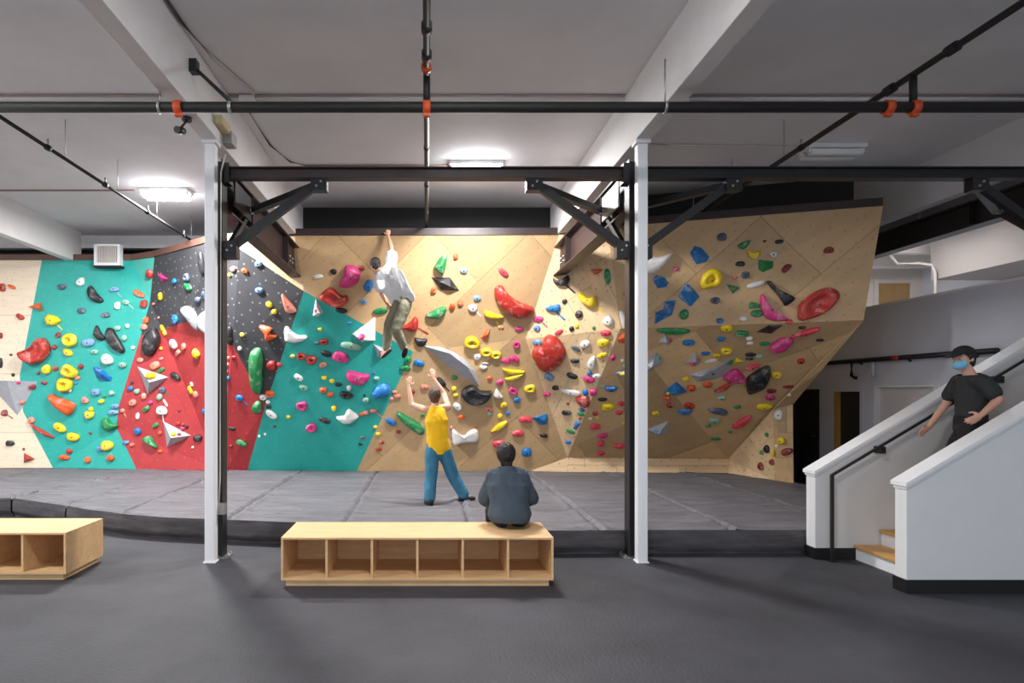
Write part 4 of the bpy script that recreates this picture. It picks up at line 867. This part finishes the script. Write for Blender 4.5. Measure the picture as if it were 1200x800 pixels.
 (845,396.6,9,6,'B'),(878,396,7,5,'W'),(879,401.6,7,4,'W'),(851,410,13,9,'Y',0,'o'),(840,416,8,6,'Y'),(827,413.5,9,5,'B'),(811.5,426,7,6,'C'),(818.5,422,5,4,'C'),(771,419,6,8,'Q'),(833,422.5,14,4,'W',-15),
 (835.6,438,3,4,'N'),(855,424,9,5,'G',-35),(882,429.5,15,8,'C',-25),(910,438,11,9,'Y',0,'o'),(879.5,415,12,5,'K'),(878,420,9,4,'K'),(889.6,417,9,5,'Q'),(940,383.5,8,4,'K'),(960.6,398,8,4,'K'),(925,376.6,7,5,'C'),
 (896,402,11,5,'G'),(938.5,422.5,8,7,'R'),(804,443,7,6,'Y'),(810,454,10,9,'O'),(829,450,10,8,'O'),(781,466,10,7,'O'),(783,460.6,4,4,'Y'),(785.6,474,10,7,'R'),(808,474.5,12,8,'R',30),(802.5,481,16,8,'B'),
 (842,481,21,9,'N',20),(768.5,483.5,8,6,'Y'),(837.5,492,11,8,'Q'),(830,498,6,5,'G'),(839,513.5,12,4,'G'),(855.6,505.6,5,3,'G'),(845.6,465.6,9,6,'Q'),(864,476,8,5,'G'),(769,506,6,4,'B'),(904,457.5,10,6,'M'),
 (902.5,465,10,8,'P'),(895.6,475.6,17,8,'Y'),(923.5,452.5,11,4,'M'),(925,462.5,4,4,'W'),(912,486,9,13,'W'),(899,509,5,5,'G'),(916,516,9,9,'Y'),(899,525.6,8,10,'K'),(893,530,6,5,'G'),(922,529,13,8,'M',-25),
 (905,541,7,7,'M'),(892,546,8,9,'M'),(910,522.5,3,4,'W'),
]
for e in CAT:
    px, py, w, h, c = e[:5]; ang = float(e[5]) if len(e) > 5 else 0; kind = e[6] if len(e) > 6 else 'd'; tp = e[7] if len(e) > 7 else None
    r = small(px, py, w, h, c, ang, kind, tp)
    if r: HOLDS[-1].append(r[1])

# ---- the 300 largest stay objects of their own; the rest, a few pixels each, become one object
hs = sorted([q for q in HOLDS if q[7] == 'hold'], key=lambda q: (q[5] is None, -q[6]*(1+.0001*q[1])))
rest = hs[300:]; vs, fs, mi, mats = [], [], [], []
for q in rest:
    ob = q[0]; m = ob.data.materials[0]; o0 = len(vs)
    if m not in mats: mats.append(m)
    for part in [ob]+list(ob.children):
        o0 = len(vs); vs += [tuple(ob.matrix_world @ v.co) for v in part.data.vertices]
        for f in part.data.polygons: fs.append(tuple(o0+i for i in f.vertices)); mi.append(mats.index(m))
    for ch in list(ob.children): bpy.data.objects.remove(ch)
    bpy.data.objects.remove(ob); HOLDS.remove(q)
st = pyd('small_footholds', vs, fs, mats, None, True)
for f, k in zip(st.data.polygons, mi): f.material_index = k
tag(st, 'many tiny coloured footholds scattered between the larger holds over the wall', 'footholds', kind='stuff')
# ---- labels: what the hold looks like, which panel it is on and which large hold it sits by
LM = [(q[1], q[2], q[5]) for q in HOLDS if q[5]]
import re
def short(d):
    d = re.sub(r'^(second|upper|lower|big|large) ', '', d)
    d = re.split(r' (?:carrying|with|near|across|beside|under|on|low|above|below|behind|at|of|highest|high|in|half|like) ', d)[0]
    return d
SH = {}
for x, y, d in LM: SH.setdefault(short(d), []).append(d)
for q in HOLDS:
    ob, px, py, mk, face, desc, size, cat = q[:8]
    if desc:
        lab = desc+('' if any(w in desc for w in (' on ', ' panel', 'plywood', 'overhang', 'corner', 'wall')) else ' on the '+face)
    else:
        sz = 'tiny ' if size <= 5 else 'small ' if size <= 9 else '' if size <= 15 else 'large '
        uniq = [(a, b, short(d)) for a, b, d in LM if len(SH[short(d)]) == 1]
        x, y, d = min(uniq, key=lambda t: math.hypot(t[0]-px, t[1]-py))
        rel = 'above' if py < y-abs(px-x) else 'below' if py > y+abs(px-x) else 'beside'
        fc = {'white plywood panel': 'white plywood', 'middle plywood face': 'plywood', 'upper plywood face': 'upper plywood', 'teal corner panel': 'teal corner', 'plywood overhang': 'overhang', 'volume': 'a grey volume'}.get(face, face)
        lab = '%s%s %s hold on %s %s the %s' % (sz, HC[mk][0], q[8], fc, rel, re.sub(' hold$', '', d))
        if len(lab.split()) > 16: lab = ' '.join(lab.split()[:16])
    face2 = 'grey volumes' if face == 'volume' else face
    tag(ob, lab, 'climbing volume' if cat == 'volume' else 'climbing hold', 'climbing volumes on the wall' if cat == 'volume' else 'climbing holds on the '+face2)

# look-alike pairs, one above the other on the wall
LB = {}
for q in HOLDS: LB.setdefault(q[0]['label'], []).append(q)
for lab, qs in LB.items():
    if len(qs) == 2:
        a, b = sorted(qs, key=lambda q: q[2])
        if b[2]-a[2] > 6 and b[2]-a[2] > .5*abs(a[1]-b[1]):
            w1, w2 = 'upper', 'lower'
        elif a[6]*1.12 < b[6]: w1, w2 = 'lesser', 'bigger'
        elif b[6]*1.12 < a[6]: w1, w2 = 'bigger', 'lesser'
        else: continue
        for q, w in ((a, w1), (b, w2)): q[0]['label'] = ' '.join((w+' '+lab).split()[:16])
# ================================================================== PEOPLE
M_skin = mat('skin', (214, 164, 140), .55, var=.06, vscale=12)
M_hairb = mat('dark_brown_hair', (30, 23, 21), .6, var=.4, vscale=60, bump=.5, bscale=120, stretch=(1, 1, .25))
M_hairm = mat('brown_hair', (92, 70, 54), .6, var=.35, vscale=60, bump=.5, bscale=120, stretch=(1, 1, .25))
def vec(*a): return Vector(a)
def add_ell(bm, c, rad, X, Y, Z, sub=3):
    r = bmesh.ops.create_icosphere(bm, subdivisions=sub, radius=1); M = Matrix((X.normalized()*rad[0], Y.normalized()*rad[1], Z.normalized()*rad[2])).transposed()
    for v in r['verts']: v.co = M @ v.co+c
def add_cone(bm, a, ra, b, rb):
    a, b = Vector(a), Vector(b)
    for p, r in ((a, ra), (b, rb)): bmesh.ops.create_icosphere(bm, subdivisions=2, radius=r, matrix=Matrix.Translation(p))
    if (b-a).length > 1e-4: bcyl(bm, a, b, ra, rb, 16)
def add_loft(bm, rings, n=24):
    """rings: (centre, lateral vector, depth vector)"""
    R = []
    for c, l, d in rings: R.append([bm.verts.new(c+l*math.cos(2*math.pi*k/n)+d*math.sin(2*math.pi*k/n)) for k in range(n)])
    for a, b in zip(R, R[1:]):
        for k in range(n): bm.faces.new((a[k], a[(k+1) % n], b[(k+1) % n], b[k]))
    bm.faces.new(R[0][::-1]); bm.faces.new(R[-1])
def skinned(name, bm, m, parent, vox=.009, sm=4, cuts=(), fold=0, fs=(9, 9, 4), seed=0):
    """fuse overlapping pieces into one continuous surface, smooth it, cut hems, add cloth folds"""
    me = bpy.data.meshes.new(name); bmesh.ops.recalc_face_normals(bm, faces=bm.faces[:]); bm.to_mesh(me); bm.free()
    ob = bpy.data.objects.new(name, me); COL.objects.link(ob)
    r = ob.modifiers.new('r', 'REMESH'); r.mode = 'VOXEL'; r.voxel_size = vox
    s = ob.modifiers.new('s', 'SMOOTH'); s.iterations = sm; s.factor = .5
    dg = bpy.context.evaluated_depsgraph_get(); dg.update(); out = bpy.data.meshes.new_from_object(ob.evaluated_get(dg))
    bpy.data.objects.remove(ob); bpy.data.meshes.remove(me)
    out.name = name
    if fold:
        nn = [v.normal.copy() for v in out.vertices]
        for v, n in zip(out.vertices, nn):
            q = v.co; k = noise.noise(Vector((q.x*fs[0], q.y*fs[1], q.z*fs[2]))+Vector((seed, 0, 0)))+.5*noise.noise(Vector((q.x*fs[0]*2.3, q.y*fs[1]*2.3, q.z*fs[2]*2.3+q.x*6))+Vector((seed, 3, 0)))
            v.co = q+n*k*fold
    if cuts:
        b2 = bmesh.new(); b2.from_mesh(out)
        for co, no in cuts: bmesh.ops.bisect_plane(b2, geom=b2.verts[:]+b2.edges[:]+b2.faces[:], plane_co=co, plane_no=no, clear_outer=True)
        b2.to_mesh(out); b2.free()
    out.materials.clear(); out.materials.append(m)
    for p in out.polygons: p.use_smooth = True
    o = bpy.data.objects.new(name, out); COL.objects.link(o); o.parent = parent; o.matrix_parent_inverse = Matrix.Translation(-parent.location)
    return o
def add_hand(bm, w, d, pn, side, curl=.35, k=1.0):
    """palm, four unequal bent fingers, thumb from the side of the palm. d: pointing direction, pn: palm normal, side: towards the thumb"""
    d = d.normalized(); side = (side-d*side.dot(d)).normalized(); pn = d.cross(side).normalized()*(1 if d.cross(side).dot(pn) > 0 else -1)
    add_ell(bm, w+d*.048*k, (.05*k, .043*k, .017*k), d, side, pn, 2); add_cone(bm, w-d*.02, .026*k, w+d*.02*k, .026*k)
    for i, ln in enumerate((.072, .082, .076, .058)):
        o = w+d*(.085-.006*abs(i-1.2))*k+side*(.031-.0205*i)*k; dd = (d+side*(.10-.07*i)).normalized()
        for j, f in enumerate((.45, .32, .23)):
            a = curl*(j*.8+.35); q = (dd*math.cos(a)+pn*math.sin(a)); e = o+q*ln*f*k; add_cone(bm, o, (.0098-.001*j)*k, e, (.0088-.001*j)*k); o = e
    o = w+d*.03*k+side*.036*k; e = o+(d*.55+side*.75+pn*.3).normalized()*.035*k; add_cone(bm, o, .013*k, e, .011*k)
    add_cone(bm, e, .011*k, e+(d*.85+side*.3+pn*.4).normalized()*.03*k, .009*k)
def add_head(bm, c, f, up, k=1.0):
    """c: centre of the skull, f: where the face looks"""
    up = (up-f*up.dot(f)).normalized(); r = f.cross(up)
    add_ell(bm, c+up*.022*k-f*.012*k, (.076*k, .095*k, .098*k), r, f, up); add_ell(bm, c-up*.045*k+f*.022*k, (.058*k, .07*k, .075*k), r, f, up); add_ell(bm, c-up*.098*k+f*.06*k, (.028*k, .024*k, .02*k), r, f, up, 2)
    add_cone(bm, c+up*.012*k+f*.083*k, .009*k, c-up*.026*k+f*.108*k, .0145*k); add_ell(bm, c-up*.062*k+f*.087*k, (.027*k, .014*k, .010*k), r, f, up, 2); add_ell(bm, c+up*.024*k+f*.076*k, (.055*k, .014*k, .009*k), r, f, up, 2)
    for s in (-1, 1): add_ell(bm, c-up*.008*k+r*s*.077*k-f*.008*k, (.010*k, .022*k, .032*k), r, f, up, 2)
    return r, up
def face_parts(t, c, f, up, k=1.0):
    r = f.cross(up); me_w = mat('eye_white', (235, 232, 228), .2); me_d = mat('eye_iris', (50, 36, 28), .2)
    for s in (-1, 1):
        bm = bmesh.new(); add_ell(bm, c+up*.004*k+f*.077*k+r*s*.033*k, (.013*k, .010*k, .0095*k), r, f, up, 2); e = bmo('eye', bm, me_w, t, True)
        bm = bmesh.new(); add_ell(bm, c+up*.004*k+f*.0845*k+r*s*.033*k, (.0055*k, .004*k, .0055*k), r, f, up, 2); bmo('iris', bm, me_d, e, True)
def hair(t, c, f, up, m, k=1.0, back=0.0, grow=.012):
    """hair cap that leaves face and ears free"""
    bm = bmesh.new(); r = f.cross(up); g = grow
    add_ell(bm, c+up*.028*k-f*.016*k, ((.078+g)*k, (.094+g)*k, (.098+g)*k), r, f, up); add_ell(bm, c-up*.03*k-f*.05*k, (.066*k, .055*k, (.075+back)*k), r, f, up)
    add_ell(bm, c+up*.10*k+f*.03*k, (.06*k, .05*k, .03*k), r, f, up)
    n = (f*1.0-up*.55).normalized()
    return skinned('hair', bm, m, t, .008, 2, cuts=[(c+f*.055*k+up*.045*k, n)], fold=.006, fs=(40, 40, 25))
def torso_rings(j, g=0.0, low=True, k=1.0):
    """j: neck, chest, waist, pelvis, Ls, Lh (lateral unit), Fs, Fh (forward unit)"""
    N_, C_, Wt, Pv = j['neck'], j['chest'], j['waist'], j['pelvis']; Ls, Lh, Fs, Fh = j['Ls'], j['Lh'], j['Fs'], j['Fh']; Lm = (Ls+Lh).normalized(); Fm = (Fs+Fh).normalized(); b = j.get('bulk', 1.0)
    ax = (N_-C_)
    R = [(N_+ax*.02, Ls*.052, Fs*.055), (N_-ax*.18, Ls*.095, Fs*.065), (N_-ax*.42, Ls*.155*b, Fs*.085*b), (C_+ax*.12, Ls*.172*b, Fs*.108*b), (C_-(C_-Wt)*.15, Ls*.168*b, Fs*.115*b), (Wt, Lm*.142*b, Fm*.10*b), (Pv+(Wt-Pv)*.35, Lh*.158*b, Fh*.115*b), (Pv, Lh*.165*b, Fh*.118*b), (Pv-(Wt-Pv).normalized()*.07, Lh*.14*b, Fh*.10*b)]
    return [(c, l+l.normalized()*g, d+d.normalized()*g) for c, l, d in R]
def person_body(t, j, hand_l=None, hand_r=None, k=1.0):
    bm = bmesh.new(); add_loft(bm, torso_rings(j, -.02)); up = (j['neck']-j['chest']).normalized()
    add_cone(bm, j['neck']-up*.04, .056, j['head']-j['hup']*.06, .052); add_head(bm, j['head'], j['face'], j['hup'])
    for s in 'LR':
        sh, el, wr = j['sh'+s], j['el'+s], j['wr'+s]
        add_cone(bm, j['neck']-up*.05, .05, sh, .055); add_cone(bm, sh, .056, sh+(el-sh)*.35, .05); add_cone(bm, sh+(el-sh)*.35, .05, el, .038); add_cone(bm, el, .039, el+(wr-el)*.35, .038); add_cone(bm, el+(wr-el)*.35, .038, wr, .026)
        hd = j['hand'+s]; add_hand(bm, wr, *hd)
        hp, kn, an, toe = j['hip'+s], j['kn'+s], j['an'+s], j['toe'+s]
        add_cone(bm, hp, .088, hp+(kn-hp)*.3, .08); add_cone(bm, hp+(kn-hp)*.3, .08, kn, .053); add_cone(bm, kn, .053, kn+(an-kn)*.3, .054); add_cone(bm, kn+(an-kn)*.3, .054, an, .036); add_cone(bm, an, .036, an+(toe-an)*.55, .024)
    return skinned('body', bm, M_skin, t, .008, 3)
def trousers(t, j, m, g=.018, wide=.03, seed=1, ankle=.0, length=1.0, nm='trousers'):
    bm = bmesh.new(); R = torso_rings(j, g)[-4:]; R[0] = (j['waist']+(j['pelvis']-j['waist'])*.25, R[0][1], R[0][2]); add_loft(bm, R); cuts = [(j['waist']+(j['pelvis']-j['waist'])*.3, (j['waist']-j['pelvis']).normalized())]
    for s in 'LR':
        hp, kn, an = j['hip'+s], j['kn'+s], j['an'+s]; e = kn+(an-kn)*(length*1.04-ankle) if length > .5 else hp+(kn-hp)*length*2
        add_cone(bm, hp, .1+g*.6, kn if length > .5 else e, .062+g+wide*.3)
        if length > .5: add_cone(bm, kn, .062+g+wide*.3, kn+(an-kn)*.93, .045+wide)
    return skinned(nm, bm, m, t, .012, 3, cuts=cuts, fold=.008, fs=(10, 10, 9), seed=seed)
def shirt(t, j, m, g=.02, sleeve=.55, seed=2, nm='t_shirt', fold=.007, tank=False, hem=.45, loose=0.0, ncut=True, collar=-.012):
    bm = bmesh.new(); R = torso_rings(j, g)
    if tank: R = [(j['neck']-(j['neck']-j['chest'])*.05, R[0][1]*1.25, R[0][2]*1.05)]+[(c, l*(.80 if i < 3 else 1), d) for i, (c, l, d) in enumerate(R[1:])]
    R = [(c, l*(1+loose*(i > 3)), d*(1+loose*1.3*(i > 3))) for i, (c, l, d) in enumerate(R)]
    add_loft(bm, R); up = (j['neck']-j['chest']).normalized(); dn = (j['pelvis']-j['waist']).normalized()
    cuts = ([(j['neck']+up*collar, up)] if ncut else [])+[(j['waist']+(j['pelvis']-j['waist'])*(1+hem), dn)]
    if not tank:
        for s in 'LR':
            sh, el, wr = j['sh'+s], j['el'+s], j['wr'+s]; add_cone(bm, j['neck']-up*.06, .062+g*.6, sh, .066+g)
            if sleeve <= 1: add_cone(bm, sh, .062+g, sh+(el-sh)*sleeve, .058+g*1.3+loose*.05)
            else: add_cone(bm, sh, .064+g, el, .052+g+loose*.06); add_cone(bm, el, .052+g+loose*.06, el+(wr-el)*(sleeve-1), .036+g)
    return skinned(nm, bm, m, t, .011, 2, cuts=cuts, fold=fold, fs=(9, 9, 6), seed=seed)
def shoe(t, an, toe, m, sole=True):
    d = (toe-an); d = Vector((d.x, d.y, 0)).normalized() if abs(d.z) < .12 else d.normalized(); up = Vector((0, 0, 1)); up = (up-d*up.dot(d)).normalized(); r = d.cross(up); bm = bmesh.new()
    base = an-up*.05
    add_ell(bm, base+d*.055, (.135, .048, .035), d, r, up); add_ell(bm, base-d*.03+up*.02, (.058, .046, .055), d, r, up); add_cone(bm, an, .044, base+d*.02, .046)
    o = skinned('shoe', bm, m, t, .009, 2, cuts=[(base-up*.03, -up), (an+up*.03, up)])
    bm = bmesh.new(); add_loft(bm, [(base+d*.04-up*.032, d*.13, r*.046), (base+d*.04-up*.014, d*.135, r*.049)]); bmo('sole', bm, M_darktrim, o)
    return o

def J(**k): return k
# ---- spotter in a yellow tank top, back to the camera, arms raised
def at(px, py, D): return W(px, py, D)
t = tag(empty('person', onz(520, 590, MZ)), 'person in yellow tank top and blue jeans standing on the mat, arms raised', 'person')
D0 = 8.7
j = J(neck=at(511, 474.5, 8.72), chest=at(511.5, 489, 8.70), waist=at(512.5, 510, 8.68), pelvis=at(513.5, 526, 8.70), Ls=vec(1, .08, .06).normalized(), Lh=vec(1, .1, 0).normalized(), Fs=vec(-.08, 1, 0).normalized(), Fh=vec(-.1, 1, 0).normalized(),
      head=at(509, 463.5, 8.76), face=vec(-.12, .92, .32).normalized(), hup=vec(0, -.3, 1).normalized(),
      shL=at(498.5, 480, 8.74), elL=at(482.5, 474, 8.90), wrL=at(479, 453, 8.98), shR=at(524.5, 477, 8.76), elR=at(520.5, 461.5, 8.99), wrR=at(508, 443.5, 9.05),
      handL=(vec(.06, .1, 1), vec(0, 1, 0), vec(1, 0, 0), .3), handR=(vec(-.12, .15, 1), vec(0, 1, 0), vec(-1, 0, 0), .3),
      hipL=at(506.5, 529, 8.68), hipR=at(520.5, 529, 8.72), knL=at(505, 560, 8.62), knR=at(531.5, 559, 8.80), bulk=.92)
for s, (px, py) in (('L', (503.5, 592)), ('R', (544, 587.5))):
    g = onz(px, py, MZ); j['an'+s] = g+vec(0, 0, .09); j['toe'+s] = g+vec(-.05 if s == 'L' else .14, .14 if s == 'L' else .06, .03)
person_body(t, j); face_parts(t, j['head'], j['face'], j['hup']); hair(t, j['head'], j['face'], j['hup'], M_hairm)
shirt(t, j, mat('yellow_jersey', (245, 190, 14), .8, var=.08, vscale=7), tank=True, hem=.55, fold=.011, nm='tank_top')
trousers(t, j, mat('blue_denim', (58, 118, 148), .85, var=.2, vscale=9), g=.016, wide=.038)
for s in 'LR': shoe(t, j['an'+s], j['toe'+s], mat('dark_shoe_leather', (38, 38, 40), .6))

# ---- person sitting on the bench, back to the camera
t = tag(empty('person', (.86, 6.3, .47)), 'person in dark slate sweatshirt sitting on the long bench, facing the wall', 'person')
def b(px, py, D): return W(px, py, D)
j = J(neck=b(593.5, 546.5, 6.43), chest=b(595, 566, 6.38), waist=b(596.5, 589, 6.31), pelvis=b(597.5, 603, 6.29), Ls=vec(1, .04, 0).normalized(), Lh=vec(1, 0, 0), Fs=vec(-.04, 1, -.15).normalized(), Fh=vec(0, 1, 0),
      head=b(593, 534, 6.46), face=vec(.02, 1, -.04).normalized(), hup=vec(0, .04, 1).normalized(),
      shL=b(579.5, 559, 6.42), elL=b(569, 584, 6.5), wrL=b(583, 592, 6.72), shR=b(610.5, 559, 6.42), elR=b(621.5, 583, 6.5), wrR=b(612, 590, 6.72),
      handL=(vec(.7, .6, -.2), vec(0, 0, -1), vec(.4, .6, .5), .5), handR=(vec(-.7, .6, -.2), vec(0, 0, -1), vec(-.4, .6, .5), .5),
      hipL=vec(.77, 6.33, .57), hipR=vec(.95, 6.33, .57), knL=vec(.72, 6.72, .56), knR=vec(1.0, 6.72, .56), anL=vec(.72, 6.78, .1), anR=vec(1.0, 6.78, .1), toeL=vec(.71, 6.88, .035), toeR=vec(1.01, 6.88, .035), bulk=1.06)
person_body(t, j); face_parts(t, j['head'], j['face'], j['hup']); hair(t, j['head'], j['face'], j['hup'], M_hairb, back=.06, grow=.022)
shirt(t, j, mat('slate_sweatshirt', (64, 76, 88), .9, var=.12, vscale=8, bump=.2, bscale=120), g=.026, sleeve=1.85, hem=.9, fold=.012, nm='sweatshirt', loose=.12, collar=.012)
trousers(t, j, mat('black_trousers', (24, 25, 28), .85, var=.1), g=.016, wide=.02, seed=5)
for s in 'LR': shoe(t, j['an'+s], j['toe'+s], mat('dark_shoe_leather', (38, 38, 40), .6))

# ---- climber hanging from the top edge
def c(px, py, D): return W(px, py, D)
t = tag(empty('person', c(465, 412, 10.6)), 'person in white t-shirt and khaki trousers hanging by one hand from the wall top', 'person')
ax = vec(-.55, -.2, 1)
j = J(neck=c(448.5, 316, 10.36), chest=c(456, 325.5, 10.32), waist=c(466.5, 341, 10.26), pelvis=c(472, 352.5, 10.28), Ls=vec(.62, -.58, .45).normalized(), Lh=vec(.55, -.75, .2).normalized(), Fs=vec(-.72, .55, -.35).normalized(), Fh=vec(-.75, .6, -.1).normalized(),
      head=c(440, 311, 10.44), face=vec(-.45, .85, -.25).normalized(), hup=vec(-.25, .1, 1).normalized(),
      shL=c(444.5, 326, 10.44), elL=c(447, 344, 10.5), wrL=c(454.5, 357, 10.52), shR=c(458.5, 311, 10.34), elR=c(458.5, 291, 10.42), wrR=c(455, 276, 10.52),
      handL=(vec(.5, .2, -.6), vec(-.3, .9, 0), vec(-.7, 0, -.3), .5), handR=(vec(-.05, .22, 1), vec(0, 1, .1), vec(-1, 0, 0), 1.25),
      hipL=c(468, 356, 10.42), hipR=c(475.5, 356.5, 10.22), knL=c(455.5, 381, 10.66), knR=c(464, 386, 10.3), anL=c(452.5, 409, 10.85), anR=c(474, 408, 10.62), toeL=c(443, 418, 10.95), toeR=c(471, 418.5, 10.80), bulk=1.08)
person_body(t, j); face_parts(t, j['head'], j['face'], j['hup']); hair(t, j['head'], j['face'], j['hup'], M_hairb)
shirt(t, j, mat('white_cotton', (226, 228, 230), .85, var=.04), g=.034, sleeve=.55, hem=.75, fold=.009, loose=.16, ncut=False)
trousers(t, j, mat('khaki_cotton', (128, 126, 106), .85, var=.12), g=.02, wide=.03, seed=8, ankle=.18)
for s in 'LR': shoe(t, j['an'+s], j['toe'+s], mat('pale_climbing_shoe', (196, 150, 142), .6))

# ---- person walking down the stairs
t = tag(empty('person', (5.5, 6.3, .5)), 'person in dark t-shirt, black cap and blue face mask walking down the stairs', 'person')
def s_(px, py, D=6.3): return W(px, py, D)
j = J(neck=s_(1137, 437), chest=s_(1140, 453), waist=s_(1138, 481), pelvis=s_(1137, 501), Ls=vec(.35, -1, 0).normalized(), Lh=vec(.1, -1, 0).normalized(), Fs=vec(-1, -.3, -.08).normalized(), Fh=vec(-1, -.1, 0).normalized(),
      head=s_(1129, 420.5), face=vec(-1, -.22, -.12).normalized(), hup=vec(-.1, 0, 1).normalized(),
      shL=s_(1124, 447, 6.47), elL=s_(1108, 474, 6.56), wrL=s_(1089, 499, 6.54), shR=s_(1152, 448, 6.13), elR=s_(1171, 468, 6.05), wrR=s_(1150, 486, 6.0),
      handL=(vec(-.8, .1, -.75), vec(.3, -.9, -.2), vec(-.5, -.2, .5), .45), handR=(vec(-.8, 0, -.5), vec(.2, .9, 0), vec(-.4, 0, .8), .5),
      hipL=s_(1135, 505, 6.39), hipR=s_(1138, 505, 6.21), knL=vec(5.36, 6.4, .98), knR=vec(5.5, 6.2, 1.06), anL=vec(5.47, 6.41, .59), anR=vec(5.73, 6.2, .76), toeL=vec(5.33, 6.41, .53), toeR=vec(5.61, 6.2, .70), bulk=.86)
person_body(t, j); face_parts(t, j['head'], j['face'], j['hup']); hair(t, j['head'], j['face'], j['hup'], M_hairb)
shirt(t, j, mat('charcoal_cotton', (44, 46, 48), .85, var=.1), g=.016, sleeve=.6, hem=.75, fold=.009, loose=.0)
trousers(t, j, mat('black_trousers', (24, 25, 28), .85, var=.1), g=.018, wide=.03, seed=3)
for s in 'LR': shoe(t, j['an'+s], j['toe'+s], mat('dark_shoe_leather', (38, 38, 40), .6))
h0, f0 = j['head'], j['face']; u0 = (j['hup']-f0*j['hup'].dot(f0)).normalized(); r0 = f0.cross(u0)
bm = bmesh.new(); add_ell(bm, h0+u0*.045-f0*.01, (.094, .112, .095), r0, f0, u0)
cp = skinned('cap', bm, mat('black_cap_cloth', (26, 26, 30), .85), t, .008, 2, cuts=[(h0+u0*.048, (-u0+f0*.1).normalized())])
bm = bmesh.new(); add_ell(bm, h0+u0*.05+f0*.12, (.08, .085, .009), r0, (f0-u0*.18).normalized(), (u0+f0*.18).normalized()); bmo('cap_peak', bm, MATS['black_cap_cloth'], cp, True)
bm = bmesh.new(); add_ell(bm, h0-u0*.052+f0*.055, (.068, .07, .055), r0, f0, u0)
mk = skinned('face_mask', bm, mat('blue_mask_fabric', (120, 190, 220), .8), t, .007, 2, cuts=[(h0+f0*.03, -f0), (h0-u0*.008, u0)])
for s in (-1, 1): cyl('ear_loop', h0-u0*.03+f0*.04+r0*s*.072, h0-u0*.005-f0*.015+r0*s*.086, .003, M_white, mk, 6)
